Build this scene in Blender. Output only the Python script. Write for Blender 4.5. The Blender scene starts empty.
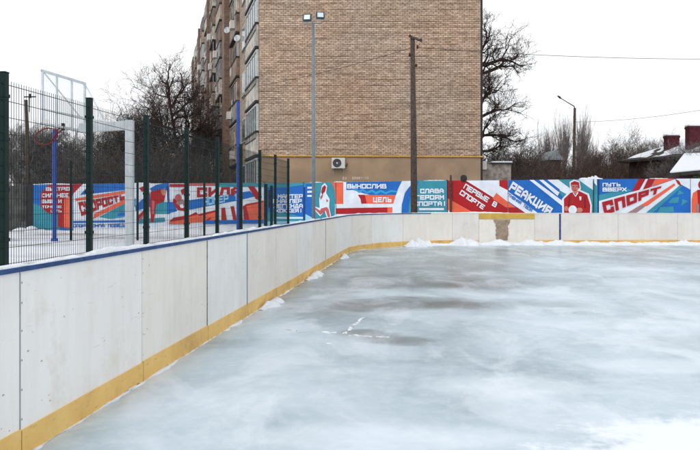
import bpy, math, random
import numpy as np
from mathutils import Vector, Matrix
from mathutils import noise as mn

scene = bpy.context.scene
COL = scene.collection
R = math.radians

# ------------------------------------------------------------------ camera
EYE = 1.65
F = 720.0                      # focal length in pixels of a 700 px wide frame
HOR = 202.0
cam_d = bpy.data.cameras.new('camera')
cam_d.sensor_width = 36.0
cam_d.lens = 36.0 * F / 700.0
cam_d.shift_y = -(225.0 - HOR) / 700.0
cam_d.clip_start = 0.05
cam_d.clip_end = 2000.0
cam = bpy.data.objects.new('camera', cam_d)
COL.objects.link(cam)
cam.location = (0, 0, EYE)
cam.rotation_euler = (R(90), 0, 0)
scene.camera = cam

# ------------------------------------------------------------------ world, sun, exposure
SUN_EL, SUN_AZ = R(38), R(205)
w = bpy.data.worlds.new('World')
scene.world = w
w.use_nodes = True
nt = w.node_tree
nt.nodes.clear()
sky = nt.nodes.new('ShaderNodeTexSky')
sky.sky_type = 'NISHITA'
sky.sun_disc = False
sky.sun_elevation = SUN_EL
sky.sun_rotation = SUN_AZ
sky.dust_density = 4.0
sky.air_density = 1.0
hs = nt.nodes.new('ShaderNodeHueSaturation')
hs.inputs['Saturation'].default_value = 0.25
tc = nt.nodes.new('ShaderNodeTexCoord')
nz = nt.nodes.new('ShaderNodeTexNoise')
nz.inputs['Scale'].default_value = 1.6
nz.inputs['Detail'].default_value = 4
cr = nt.nodes.new('ShaderNodeValToRGB')
cr.color_ramp.elements[0].position = 0.3
cr.color_ramp.elements[0].color = (0.90, 0.93, 0.97, 1)
cr.color_ramp.elements[1].position = 0.7
cr.color_ramp.elements[1].color = (1.0, 1.0, 1.0, 1)
vm = nt.nodes.new('ShaderNodeVectorMath')
vm.operation = 'SCALE'
vm.inputs['Scale'].default_value = 11.2
mx = nt.nodes.new('ShaderNodeMix')
mx.data_type = 'RGBA'
mx.inputs[0].default_value = 0.9
bg = nt.nodes.new('ShaderNodeBackground')
bg.inputs['Strength'].default_value = 0.1
wo = nt.nodes.new('ShaderNodeOutputWorld')
nt.links.new(sky.outputs[0], hs.inputs['Color'])
nt.links.new(tc.outputs['Generated'], nz.inputs['Vector'])
nt.links.new(nz.outputs['Fac'], cr.inputs['Fac'])
nt.links.new(cr.outputs['Color'], vm.inputs[0])
nt.links.new(hs.outputs[0], mx.inputs[6])
nt.links.new(vm.outputs[0], mx.inputs[7])
nt.links.new(mx.outputs[2], bg.inputs['Color'])
nt.links.new(bg.outputs[0], wo.inputs['Surface'])

sun_d = bpy.data.lights.new('sun', 'SUN')
sun_d.energy = 0.55
sun_d.angle = R(25)
sun_d.color = (1.0, 0.97, 0.93)
sun = bpy.data.objects.new('sun', sun_d)
COL.objects.link(sun)
sd = Vector((math.sin(SUN_AZ) * math.cos(SUN_EL), math.cos(SUN_AZ) * math.cos(SUN_EL), math.sin(SUN_EL)))
sun.rotation_euler = sd.to_track_quat('Z', 'Y').to_euler()
sun.location = (0, -10, 30)

scene.view_settings.view_transform = 'Standard'
scene.view_settings.look = 'None'
scene.view_settings.gamma = 1.0
scene.view_settings.exposure = 0.14
scene.view_settings.use_curve_mapping = False
scene.render.engine = 'CYCLES'
scene.cycles.max_bounces = 6
scene.cycles.diffuse_bounces = 3
scene.cycles.transparent_max_bounces = 12

# ------------------------------------------------------------------ helpers
def px(u, v, Y):
    """a pixel of the 700x450 photograph at depth Y as a point of the place"""
    return Vector(((u - 350.0) / F * Y, Y, EYE - (v - HOR) / F * Y))

def tag(o, label=None, cat=None, group=None, kind=None):
    if label: o['label'] = label
    if cat: o['category'] = cat
    if group: o['group'] = group
    if kind: o['kind'] = kind
    return o

WL = {}
def empty(name, loc, label, cat, group=None):
    o = bpy.data.objects.new(name, None)
    o.empty_display_size = 0.3
    COL.objects.link(o)
    o.location = loc
    WL[o.name] = Vector(loc)
    return tag(o, label, cat, group)

class MB:
    def __init__(s):
        s.v, s.f, s.m, s.mats = [], [], [], []
    def slot(s, mat):
        if mat is None: return 0
        if mat not in s.mats: s.mats.append(mat)
        return s.mats.index(mat)
    def add(s, vs, fs, mat=None):
        b = len(s.v); k = s.slot(mat)
        s.v += [tuple(p) for p in vs]
        for f in fs:
            s.f.append([b + i for i in f]); s.m.append(k)
        return s
    def box(s, a, b, mat=None):
        x0, y0, z0 = a; x1, y1, z1 = b
        vs = [(x0,y0,z0),(x1,y0,z0),(x1,y1,z0),(x0,y1,z0),(x0,y0,z1),(x1,y0,z1),(x1,y1,z1),(x0,y1,z1)]
        return s.add(vs, [(0,3,2,1),(4,5,6,7),(0,1,5,4),(1,2,6,5),(2,3,7,6),(3,0,4,7)], mat)
    def obox(s, o, ax, ay, az, a, b, mat=None):
        """box between local corners a and b in a frame with origin o and axes ax, ay, az"""
        vs = []
        for z in (a[2], b[2]):
            for x, y in ((a[0],a[1]),(b[0],a[1]),(b[0],b[1]),(a[0],b[1])):
                vs.append(Vector(o) + Vector(ax)*x + Vector(ay)*y + Vector(az)*z)
        return s.add(vs, [(0,3,2,1),(4,5,6,7),(0,1,5,4),(1,2,6,5),(2,3,7,6),(3,0,4,7)], mat)
    def tube(s, pts, rs, n=8, mat=None, cap=True):
        pts = [Vector(p) for p in pts]
        if not hasattr(rs, '__len__'): rs = [rs]*len(pts)
        vs, fs = [], []
        t = (pts[1]-pts[0]).normalized()
        up = Vector((0,0,1)) if abs(t.z) < .9 else Vector((1,0,0))
        nrm = t.cross(up).normalized()
        for i, p in enumerate(pts):
            if i == 0: t = pts[1]-pts[0]
            elif i == len(pts)-1: t = pts[-1]-pts[-2]
            else: t = pts[i+1]-pts[i-1]
            t.normalize()
            nrm = (nrm - t*nrm.dot(t)).normalized()
            bi = t.cross(nrm)
            for k in range(n):
                a = 2*math.pi*k/n
                vs.append(p + (nrm*math.cos(a)+bi*math.sin(a))*rs[i])
        for i in range(len(pts)-1):
            for k in range(n):
                k2 = (k+1) % n
                fs.append((i*n+k, i*n+k2, (i+1)*n+k2, (i+1)*n+k))
        if cap:
            fs.append(tuple(range(n))[::-1])
            fs.append(tuple(range((len(pts)-1)*n, len(pts)*n)))
        return s.add(vs, fs, mat)
    def build(s, name, mat=None, parent=None, smooth=False, bevel=0):
        me = bpy.data.meshes.new(name)
        off = WL.get(parent.name, Vector()) if parent is not None else Vector()
        if parent is not None and parent.type != 'EMPTY':
            off = Vector(parent.get('_wl', (0,0,0)))
        me.from_pydata([(p[0]-off.x, p[1]-off.y, p[2]-off.z) for p in s.v], [], s.f)
        for m in (s.mats or ([mat] if mat else [])): me.materials.append(m)
        if s.mats: me.polygons.foreach_set('material_index', s.m)
        if smooth: me.polygons.foreach_set('use_smooth', [True]*len(me.polygons))
        me.update()
        o = bpy.data.objects.new(name, me)
        COL.objects.link(o)
        if parent is not None: o.parent = parent
        if bevel:
            b = o.modifiers.new('bevel', 'BEVEL'); b.width = bevel; b.segments = 2; b.limit_method = 'ANGLE'
        return o

def sub(mb, name, mat, parent, **k):
    """a sub-part: same coordinates as the part it hangs under"""
    root = parent.parent
    me_off = WL[root.name]
    q = MB(); q.f, q.m, q.mats = mb.f, mb.m, mb.mats
    q.v = [(p[0]-me_off.x, p[1]-me_off.y, p[2]-me_off.z) for p in mb.v]
    o = q.build(name, mat, None, **k)
    o.parent = parent
    return o

def base_thing(mb, name, mat, label, cat, group=None, loc=None, **k):
    """a thing that is one mesh, its origin at its base"""
    if loc is None:
        a = np.array(mb.v); loc = (a[:,0].mean(), a[:,1].mean(), a[:,2].min())
    loc = Vector(loc)
    mb.v = [(p[0]-loc.x, p[1]-loc.y, p[2]-loc.z) for p in mb.v]
    o = mb.build(name, mat, None, **k)
    o.location = loc
    return tag(o, label, cat, group)

# ------------------------------------------------------------------ materials
def node(nt, t, **kw):
    n = nt.nodes.new(t)
    for k, v in kw.items():
        setattr(n, k, v)
    return n

def new_mat(name):
    m = bpy.data.materials.new(name); m.use_nodes = True
    nt = m.node_tree
    return m, nt, nt.nodes['Principled BSDF']

def ramp(nt, fac, stops):
    r = nt.nodes.new('ShaderNodeValToRGB')
    e = r.color_ramp.elements
    while len(e) < len(stops): e.new(0.5)
    for i, (p, c) in enumerate(stops):
        e[i].position = p
        e[i].color = (c[0], c[1], c[2], 1) if hasattr(c, '__len__') else (c, c, c, 1)
    nt.links.new(fac, r.inputs['Fac'])
    return r.outputs['Color']

def mixc(nt, fac, a, b, mode='MIX'):
    m = nt.nodes.new('ShaderNodeMix'); m.data_type = 'RGBA'; m.blend_type = mode
    for s, x in ((m.inputs[0], fac), (m.inputs[6], a), (m.inputs[7], b)):
        if hasattr(x, 'is_output'): nt.links.new(x, s)
        elif hasattr(x, '__len__'): s.default_value = (x[0], x[1], x[2], 1)
        else: s.default_value = x
    return m.outputs[2]

def noise(nt, vec, scale, detail=4, rough=0.55, dist=0.0):
    n = nt.nodes.new('ShaderNodeTexNoise')
    n.inputs['Scale'].default_value = scale
    n.inputs['Detail'].default_value = detail
    n.inputs['Roughness'].default_value = rough
    n.inputs['Distortion'].default_value = dist
    nt.links.new(vec, n.inputs['Vector'])
    return n.outputs['Fac']

def coords(nt, scale=(1,1,1), rot=(0,0,0)):
    t = nt.nodes.new('ShaderNodeTexCoord')
    m = nt.nodes.new('ShaderNodeMapping')
    m.inputs['Scale'].default_value = scale
    m.inputs['Rotation'].default_value = rot
    nt.links.new(t.outputs['Object'], m.inputs['Vector'])
    return m.outputs['Vector']

def bump(nt, bsdf, h, strength=0.3, dist=0.02):
    b = nt.nodes.new('ShaderNodeBump')
    b.inputs['Strength'].default_value = strength
    b.inputs['Distance'].default_value = dist
    nt.links.new(h, b.inputs['Height'])
    nt.links.new(b.outputs['Normal'], bsdf.inputs['Normal'])

def simple(name, c, rough=0.6, var=0.15, scale=6.0, metal=0.0, bmp=0.0, c2=None, spec=None, detail=5, lo=0.35, hi=0.65):
    m, nt, b = new_mat(name)
    v = coords(nt)
    n = noise(nt, v, scale, detail)
    if c2 is None: c2 = tuple(x*(1-var) for x in c); c1 = tuple(min(1, x*(1+var*.6)) for x in c)
    else: c1 = c
    nt.links.new(ramp(nt, n, [(lo, c2), (hi, c1)]), b.inputs['Base Color'])
    b.inputs['Roughness'].default_value = rough
    b.inputs['Metallic'].default_value = metal
    if spec is None: spec = 0.5 if max(c) > 0.2 else 0.18
    b.inputs['Specular IOR Level'].default_value = spec
    if bmp: bump(nt, b, n, bmp, 0.02)
    return m

def brick_mat(name, axis, c1, c2, mortar, dark=0.5):
    m, nt, b = new_mat(name)
    t = nt.nodes.new('ShaderNodeTexCoord')
    sp = nt.nodes.new('ShaderNodeSeparateXYZ'); nt.links.new(t.outputs['Object'], sp.inputs[0])
    cb = nt.nodes.new('ShaderNodeCombineXYZ')
    nt.links.new(sp.outputs[axis], cb.inputs[0]); nt.links.new(sp.outputs[2], cb.inputs[1])
    vec = cb.outputs[0]
    # slight wander of the courses
    br = nt.nodes.new('ShaderNodeTexBrick')
    br.offset = 0.5
    br.inputs['Scale'].default_value = 1.0
    br.inputs['Brick Width'].default_value = 0.265
    br.inputs['Row Height'].default_value = 0.108
    br.inputs['Mortar Size'].default_value = 0.0145
    br.inputs['Mortar Smooth'].default_value = 0.3
    br.inputs['Bias'].default_value = -0.1
    br.inputs['Color1'].default_value = (*c1, 1)
    br.inputs['Color2'].default_value = (*c2, 1)
    br.inputs['Mortar'].default_value = (*mortar, 1)
    nt.links.new(vec, br.inputs['Vector'])
    # some bed joints wider and darker than the rest, changing along the wall
    mp = nt.nodes.new('ShaderNodeMapping'); mp.inputs['Scale'].default_value = (0.5, 3.09, 1)
    nt.links.new(vec, mp.inputs['Vector'])
    n1 = noise(nt, mp.outputs[0], 1.0, 2, 0.6)
    row = nt.nodes.new('ShaderNodeMath'); row.operation = 'MULTIPLY'; row.inputs[1].default_value = 1/0.324
    nt.links.new(sp.outputs[2], row.inputs[0])
    fr = nt.nodes.new('ShaderNodeMath'); fr.operation = 'FRACT'; nt.links.new(row.outputs[0], fr.inputs[0])
    lt = nt.nodes.new('ShaderNodeMath'); lt.operation = 'LESS_THAN'; lt.inputs[1].default_value = 0.13
    nt.links.new(fr.outputs[0], lt.inputs[0])
    th = ramp(nt, n1, [(0.44, 0.0), (0.56, 1.0)])
    mu = nt.nodes.new('ShaderNodeMath'); mu.operation = 'MULTIPLY'
    nt.links.new(lt.outputs[0], mu.inputs[0]); nt.links.new(th, mu.inputs[1])
    mu2 = nt.nodes.new('ShaderNodeMath'); mu2.operation = 'MULTIPLY'; mu2.inputs[1].default_value = dark
    nt.links.new(mu.outputs[0], mu2.inputs[0])
    # joints filled here, raked out and dark there
    nj = noise(nt, vec, 2.6, 5, 0.75)
    jf = nt.nodes.new('ShaderNodeMath'); jf.operation = 'MULTIPLY'
    nt.links.new(br.outputs['Fac'], jf.inputs[0]); nt.links.new(ramp(nt, nj, [(0.36, 0.85), (0.50, 0.0)]), jf.inputs[1])
    bcol = mixc(nt, jf.outputs[0], br.outputs['Color'], tuple((a+b_)*.46 for a, b_ in zip(c1, c2)))
    col = mixc(nt, mu2.outputs[0], bcol, (0.10, 0.06, 0.045))
    # pale and reddish single bricks
    mp2 = nt.nodes.new('ShaderNodeMapping'); mp2.inputs['Scale'].default_value = (3.8, 9.26, 1)
    nt.links.new(vec, mp2.inputs['Vector'])
    n2 = noise(nt, mp2.outputs[0], 1.0, 3, 0.8)
    col = mixc(nt, 1.0, col, ramp(nt, n2, [(0.3, (0.60, 0.55, 0.52)), (0.47, (0.98, 0.98, 0.98)), (0.68, (1.45, 1.42, 1.36))]), 'MULTIPLY')
    # large tone drift: greyer at the top, warmer low down
    n3 = noise(nt, vec, 0.22, 3, 0.5)
    col = mixc(nt, 1.0, col, ramp(nt, n3, [(0.3, (1.04, 0.95, 0.88)), (0.65, (0.95, 0.98, 0.99))]), 'MULTIPLY')
    n4 = noise(nt, mp.outputs[0], 0.6, 2, 0.5)
    col = mixc(nt, 1.0, col, ramp(nt, n4, [(0.35, (0.86, 0.84, 0.82)), (0.6, (1.05, 1.05, 1.05))]), 'MULTIPLY')
    nt.links.new(col, b.inputs['Base Color'])
    b.inputs['Roughness'].default_value = 0.9
    bump(nt, b, br.outputs['Fac'], -0.35, 0.01)
    return m

M = {}
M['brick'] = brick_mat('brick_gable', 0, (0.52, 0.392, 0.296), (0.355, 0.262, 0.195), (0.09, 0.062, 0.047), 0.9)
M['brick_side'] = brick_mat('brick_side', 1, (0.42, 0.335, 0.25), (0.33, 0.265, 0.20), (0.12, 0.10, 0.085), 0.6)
M['plinth'] = simple('plinth_render', (0.39, 0.265, 0.165), 0.9, scale=0.7, c2=(0.26, 0.185, 0.125), bmp=0.2)
M['pier'] = brick_mat('brick_pier', 0, (0.23, 0.15, 0.115), (0.19, 0.125, 0.095), (0.12, 0.09, 0.075), 0.4)
M['yellow_pipe'] = simple('yellow_pipe', (0.58, 0.33, 0.06), 0.5)
M['concrete'] = simple('concrete_panel', (0.44, 0.42, 0.40), 0.85, scale=1.5, c2=(0.27, 0.26, 0.25), bmp=0.1)
M['panel_pale'] = simple('balcony_panel_pale', (0.50, 0.46, 0.40), 0.7, scale=1.8, var=0.45)
M['panel_beige'] = simple('balcony_panel_beige', (0.42, 0.34, 0.26), 0.7, scale=1.8, var=0.5)
M['panel_grey'] = simple('balcony_panel_grey', (0.28, 0.265, 0.25), 0.7, scale=1.8, var=0.5)
M['panel_brown'] = simple('balcony_panel_brown', (0.25, 0.17, 0.12), 0.7, scale=1.8, var=0.5)
M['dark'] = simple('dark_trim', (0.035, 0.032, 0.032), 0.6)
M['frame'] = simple('window_frame_white', (0.50, 0.51, 0.50), 0.6, var=0.25)
M['metal'] = simple('galvanised_metal', (0.30, 0.33, 0.35), 0.45, metal=0.4)
M['lamp_pole'] = simple('pole_grey_blue', (0.16, 0.22, 0.26), 0.5, metal=0.2)
M['lamp_body'] = simple('lamp_body', (0.05, 0.075, 0.09), 0.5)
M['green'] = simple('fence_green', (0.0045, 0.020, 0.018), 0.5, var=0.2)
M['wire'] = simple('fence_wire', (0.006, 0.018, 0.018), 0.5, var=0.2)
M['blue_steel'] = simple('blue_paint', (0.008, 0.05, 0.30), 0.5, var=0.2)
M['rail_blue'] = simple('rail_blue', (0.035, 0.075, 0.20), 0.7, var=0.3, scale=9)
M['white_steel'] = simple('white_paint_steel', (0.62, 0.68, 0.71), 0.5, var=0.12, scale=5)
M['red_steel'] = simple('rim_red', (0.20, 0.015, 0.02), 0.5)
M['wood_pole'] = simple('weathered_wood', (0.085, 0.065, 0.055), 0.9, scale=14, var=0.45, bmp=0.2)
M['bark'] = simple('bark_dark', (0.045, 0.036, 0.034), 0.95, scale=12, var=0.4)
M['bark_grey'] = simple('bark_grey', (0.19, 0.17, 0.165), 0.95, scale=12, var=0.35)
M['bark_pale'] = simple('bark_pale', (0.30, 0.27, 0.26), 0.95, scale=12, var=0.3)
M['bark_brown'] = simple('bark_brown', (0.10, 0.065, 0.05), 0.95, scale=12, var=0.4)
M['twig_red'] = simple('twig_reddish', (0.075, 0.05, 0.05), 0.95, scale=12, var=0.4)
M['snow'] = simple('snow', (0.80, 0.83, 0.87), 0.85, scale=22, c2=(0.70, 0.74, 0.79), bmp=0.8)
M['roof_dark'] = simple('roof_dark', (0.05, 0.042, 0.04), 0.8, scale=3, var=0.4)
M['house_wall'] = simple('house_wall_dark', (0.075, 0.052, 0.045), 0.85, scale=1.2, var=0.5)
M['chimney'] = simple('chimney_red', (0.085, 0.018, 0.026), 0.8, scale=7, var=0.3)
M['teal_roof'] = simple('teal_roof', (0.19, 0.22, 0.23), 0.7, var=0.25)
M['ac_white'] = simple('ac_casing', (0.60, 0.58, 0.54), 0.5, var=0.08)
M['lens'] = simple('lamp_lens', (0.62, 0.72, 0.76), 0.2, var=0.1)
M['garage'] = simple('garage_wall', (0.36, 0.32, 0.28), 0.9, scale=3.2, c2=(0.13, 0.11, 0.10), bmp=0.1)
M['old_fence'] = simple('old_grey_fence', (0.085, 0.085, 0.08), 0.85, scale=2.0, var=0.5)
M['dish'] = simple('dish_grey', (0.55, 0.60, 0.60), 0.5, var=0.1)
M['evergreen'] = simple('evergreen', (0.025, 0.06, 0.03), 0.8, scale=9, var=0.5)
M['rust'] = simple('rust_dark', (0.07, 0.03, 0.022), 0.8, var=0.4)

def glass_mat(name, c, rough=0.08):
    m, nt, b = new_mat(name)
    n = noise(nt, coords(nt), 0.9, 3)
    nt.links.new(ramp(nt, n, [(0.35, tuple(x*0.5 for x in c)), (0.65, c)]), b.inputs['Base Color'])
    b.inputs['Roughness'].default_value = rough
    b.inputs['IOR'].default_value = 1.5
    return m
M['glass'] = glass_mat('window_glass', (0.10, 0.15, 0.17))

# mesh backboard: a clear sheet
m, nt, b = new_mat('clear_sheet')
b.inputs['Base Color'].default_value = (0.75, 0.82, 0.88, 1)
b.inputs['Roughness'].default_value = 0.15
b.inputs['Alpha'].default_value = 0.16
M['clear'] = m

# rink board plastic: off white, scuffed
m, nt, b = new_mat('board_plastic')
v = coords(nt)
n1 = noise(nt, v, 0.9, 5, 0.6, 0.3)
col = ramp(nt, n1, [(0.3, (0.75, 0.73, 0.70)), (0.5, (0.81, 0.797, 0.772)), (0.7, (0.84, 0.832, 0.815))])
vz = coords(nt, (6, 6, 0.9))
n2 = noise(nt, vz, 1.3, 4, 0.65)
col = mixc(nt, 1.0, col, ramp(nt, n2, [(0.36, (0.955, 0.945, 0.925)), (0.55, (1, 1, 1))]), 'MULTIPLY')
# brownish smudges
n3 = noise(nt, v, 2.1, 6, 0.7)
col = mixc(nt, ramp(nt, n3, [(0.56, 0.0), (0.76, 0.5)]), col, (0.62, 0.51, 0.38))
# black puck marks, small and streaky
vp = coords(nt, (7.0, 7.0, 13.0), (0, 0, 0))
vo = nt.nodes.new('ShaderNodeTexVoronoi'); vo.inputs['Scale'].default_value = 1.0
nt.links.new(vp, vo.inputs['Vector'])
n5 = noise(nt, v, 1.4, 2)
sh = ramp(nt, vo.outputs['Distance'], [(0.06, 1.0), (0.11, 0.0)])
g5 = ramp(nt, n5, [(0.50, 0.0), (0.60, 0.7)])
mk = nt.nodes.new('ShaderNodeMath'); mk.operation = 'MULTIPLY'
nt.links.new(sh, mk.inputs[0]); nt.links.new(g5, mk.inputs[1])
col = mixc(nt, mk.outputs[0], col, (0.13, 0.12, 0.12))
# fine slanting scuffs left by pucks and sticks
for sc_, rt_, am_ in (((2.2, 2.2, 30), (0.25, 0.0, 0), .5), ((1.6, 1.6, 22), (-0.3, 0.15, 0), .4)):
    ns = noise(nt, coords(nt, sc_, rt_), 1.0, 4, 0.8)
    col = mixc(nt, ramp(nt, ns, [(0.66, 0.0), (0.73, am_)]), col, (0.36, 0.32, 0.28))
nl = noise(nt, coords(nt, (4, 4, 4)), 1.0, 6, 0.85)
col = mixc(nt, ramp(nt, nl, [(0.66, 0.0), (0.72, .55)]), col, (0.42, 0.36, 0.30))
nt.links.new(col, b.inputs['Base Color'])
b.inputs['Roughness'].default_value = 0.55
bump(nt, b, n1, 0.15, 0.02)
M['board'] = m

def tinted_board(name, tint):
    mm = M['board'].copy(); mm.name = name
    nt = mm.node_tree; b = nt.nodes['Principled BSDF']
    src = b.inputs['Base Color'].links[0].from_socket
    nt.links.new(mixc(nt, 1.0, src, tint, 'MULTIPLY'), b.inputs['Base Color'])
    return mm
M['board_b'] = tinted_board('board_plastic_cool', (0.965, 0.985, 1.0))
M['board_c'] = tinted_board('board_plastic_warm', (0.96, 0.935, 0.895))
M['board_d'] = tinted_board('board_plastic_grey', (0.91, 0.885, 0.87))

# yellow kick board
m, nt, b = new_mat('kick_yellow')
v = coords(nt)
n1 = noise(nt, v, 1.7, 6, 0.65)
col = ramp(nt, n1, [(0.32, (0.56, 0.34, 0.10)), (0.5, (0.74, 0.46, 0.13)), (0.68, (0.80, 0.54, 0.18))])
n2 = noise(nt, coords(nt, (9, 9, 30)), 1.0, 3, 0.7)
col = mixc(nt, ramp(nt, n2, [(0.60, 0.0), (0.75, 0.6)]), col, (0.25, 0.18, 0.11))
nt.links.new(col, b.inputs['Base Color']); b.inputs['Roughness'].default_value = 0.6
M['kick'] = m
M['gate_yellow'] = simple('gate_yellow', (0.64, 0.42, 0.06), 0.55, scale=4, c2=(0.48, 0.31, 0.06))
M['bare_wood'] = simple('bare_plywood', (0.40, 0.31, 0.23), 0.85, scale=5.5, c2=(0.24, 0.17, 0.12), detail=7)

# ------------------------------------------------------------------ ice
m, nt, b = new_mat('ice')
v = coords(nt)
v2 = coords(nt, (0.60, 0.26, 1))
nA = noise(nt, v2, 0.9, 6, 0.56, 0.5)       # broad streaky frost
nB = noise(nt, v, 0.55, 6, 0.6, 0.6)
nC = noise(nt, v, 7.0, 5, 0.7)
nD = noise(nt, coords(nt, (0.9, 0.50, 1)), 1.1, 6, 0.62, 0.8)
ad = nt.nodes.new('ShaderNodeMath'); ad.operation = 'ADD'
nt.links.new(nA, ad.inputs[0]); nt.links.new(nB, ad.inputs[1])
# wet ice with a shape of its own: melted pools
tcn = nt.nodes.new('ShaderNodeTexCoord')
dn = nt.nodes.new('ShaderNodeTexNoise'); dn.inputs['Scale'].default_value = 0.55; dn.inputs['Detail'].default_value = 3
nt.links.new(tcn.outputs['Object'], dn.inputs['Vector'])
dv = nt.nodes.new('ShaderNodeVectorMath'); dv.operation = 'MULTIPLY_ADD'
dv.inputs[1].default_value = (3.0, 3.6, 0); 
nt.links.new(dn.outputs['Color'], dv.inputs[0]); nt.links.new(tcn.outputs['Object'], dv.inputs[2])
dsub = nt.nodes.new('ShaderNodeVectorMath'); dsub.operation = 'SUBTRACT'; dsub.inputs[1].default_value = (1.5, 1.8, 0)
nt.links.new(dv.outputs[0], dsub.inputs[0])
pool = None
for (cx, cy, rx, ry, s) in ((1.0, 20.5, 4.4, 6.2, 0.72), (0.85, 11.3, 1.3, 1.0, 0.9), (1.5, 15.0, 3.0, 1.9, 0.85),
                            (0.35, 8.85, 0.6, 0.5, 0.75), (5.8, 23.8, 9.0, 3.2, 0.62), (-0.9, 13.6, 1.2, 3.6, 0.6),
                            (2.2, 11.6, 1.7, 0.5, 0.4), (9, 20, 3.5, 2.0, 0.4), (4.1, 8.5, 1.2, .5, .25)):
    a = nt.nodes.new('ShaderNodeVectorMath'); a.operation = 'SUBTRACT'; a.inputs[1].default_value = (cx, cy, 0)
    nt.links.new(dsub.outputs[0], a.inputs[0])
    c = nt.nodes.new('ShaderNodeVectorMath'); c.operation = 'MULTIPLY'; c.inputs[1].default_value = (1/rx, 1/ry, 0)
    nt.links.new(a.outputs[0], c.inputs[0])
    l = nt.nodes.new('ShaderNodeVectorMath'); l.operation = 'LENGTH'; nt.links.new(c.outputs[0], l.inputs[0])
    mr = nt.nodes.new('ShaderNodeMapRange'); mr.interpolation_type = 'SMOOTHSTEP'
    mr.inputs['From Min'].default_value = 0.45; mr.inputs['From Max'].default_value = 1.25
    mr.inputs['To Min'].default_value = s; mr.inputs['To Max'].default_value = 0.0
    nt.links.new(l.outputs['Value'], mr.inputs['Value'])
    if pool is None: pool = mr.outputs[0]
    else:
        q = nt.nodes.new('ShaderNodeMath'); q.operation = 'MAXIMUM'
        nt.links.new(pool, q.inputs[0]); nt.links.new(mr.outputs[0], q.inputs[1]); pool = q.outputs[0]
frost = ramp(nt, ad.outputs[0], [(0.38, (0.32, 0.41, 0.47)), (0.49, (0.44, 0.545, 0.615)), (0.60, (0.555, 0.655, 0.74))])
frost.node.color_ramp.elements[0].position = 0.40
hf = nt.nodes.new('ShaderNodeMath'); hf.operation = 'MULTIPLY'; hf.inputs[1].default_value = 0.5
nt.links.new(ad.outputs[0], hf.inputs[0]); nt.links.new(hf.outputs[0], frost.node.inputs['Fac'])
col = mixc(nt, ramp(nt, nD, [(0.50, 0.0), (0.62, 0.55)]), frost, (0.70, 0.77, 0.85))
col = mixc(nt, ramp(nt, nC, [(0.45, 0.0), (0.8, 0.35)]), col, (0.80, 0.84, 0.88))
pm = nt.nodes.new('ShaderNodeMath'); pm.operation = 'MULTIPLY'
nt.links.new(pool, pm.inputs[0]); nt.links.new(ramp(nt, nD, [(0.35, 1.15), (0.62, 0.45)]), pm.inputs[1])
pm.use_clamp = True
col = mixc(nt, pm.outputs[0], col, (0.14, 0.18, 0.185))
# thin crust of snow frozen on, with a ragged edge
fz = nt.nodes.new('ShaderNodeTexNoise'); fz.inputs['Scale'].default_value = 2.2; fz.inputs['Detail'].default_value = 8; fz.inputs['Roughness'].default_value = .68
nt.links.new(tcn.outputs['Object'], fz.inputs['Vector'])
crust = None
for (cx, cy, rx, ry, s_, e0, e1) in ((3.6, 3.35, 3.25, 2.5, 1.0, .80, 1.0), (1.45, 6.4, .85, .55, .42, .4, 1.15), (3.1, 7.2, .9, .4, .45, .5, 1.15), (-1.0, 6.2, .7, .9, .3, .3, 1.2), (0.2, 5.0, 1.4, .35, .4, .4, 1.2), (3.9, 9.6, 1.6, .5, .4, .5, 1.2)):
    a = nt.nodes.new('ShaderNodeVectorMath'); a.operation = 'SUBTRACT'; a.inputs[1].default_value = (cx, cy, 0)
    nt.links.new(tcn.outputs['Object'], a.inputs[0])
    c = nt.nodes.new('ShaderNodeVectorMath'); c.operation = 'MULTIPLY'; c.inputs[1].default_value = (1/rx, 1/ry, 0)
    nt.links.new(a.outputs[0], c.inputs[0])
    l = nt.nodes.new('ShaderNodeVectorMath'); l.operation = 'LENGTH'; nt.links.new(c.outputs[0], l.inputs[0])
    l2 = nt.nodes.new('ShaderNodeMath'); l2.operation = 'MULTIPLY_ADD'; l2.inputs[1].default_value = .75; l2.inputs[2].default_value = -.375
    nt.links.new(fz.outputs['Fac'], l2.inputs[0])
    l3 = nt.nodes.new('ShaderNodeMath'); l3.operation = 'ADD'; nt.links.new(l.outputs['Value'], l3.inputs[0]); nt.links.new(l2.outputs[0], l3.inputs[1])
    mr = nt.nodes.new('ShaderNodeMapRange'); mr.interpolation_type = 'SMOOTHSTEP'
    mr.inputs['From Min'].default_value = e0; mr.inputs['From Max'].default_value = e1
    mr.inputs['To Min'].default_value = s_; mr.inputs['To Max'].default_value = 0.0
    nt.links.new(l3.outputs[0], mr.inputs['Value'])
    if crust is None: crust = mr.outputs[0]
    else:
        q = nt.nodes.new('ShaderNodeMath'); q.operation = 'MAXIMUM'
        nt.links.new(crust, q.inputs[0]); nt.links.new(mr.outputs[0], q.inputs[1]); crust = q.outputs[0]
col = mixc(nt, crust, col, (0.80, 0.85, 0.91))
# faint cracks and skate cuts
vc = nt.nodes.new('ShaderNodeTexVoronoi'); vc.feature = 'DISTANCE_TO_EDGE'; vc.inputs['Scale'].default_value = .8
nt.links.new(dsub.outputs[0], vc.inputs['Vector'])
ck = nt.nodes.new('ShaderNodeMath'); ck.operation = 'MULTIPLY'
nt.links.new(ramp(nt, vc.outputs['Distance'], [(0.0, .16), (0.008, 0.0)]), ck.inputs[0]); nt.links.new(ramp(nt, nB, [(0.46, 0.0), (0.60, 1.0)]), ck.inputs[1])
col = mixc(nt, ck.outputs[0], col, (0.76, 0.81, 0.87))
for sc_, rt_ in (((0.5, 26, 1), .35), ((0.6, 30, 1), -.5), ((0.5, 24, 1), 1.2)):
    ns = noise(nt, coords(nt, sc_, (0, 0, rt_)), 1.0, 3, 0.7, .4)
    col = mixc(nt, ramp(nt, ns, [(0.66, 0.0), (0.74, .18)]), col, (0.78, 0.83, 0.89))
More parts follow.
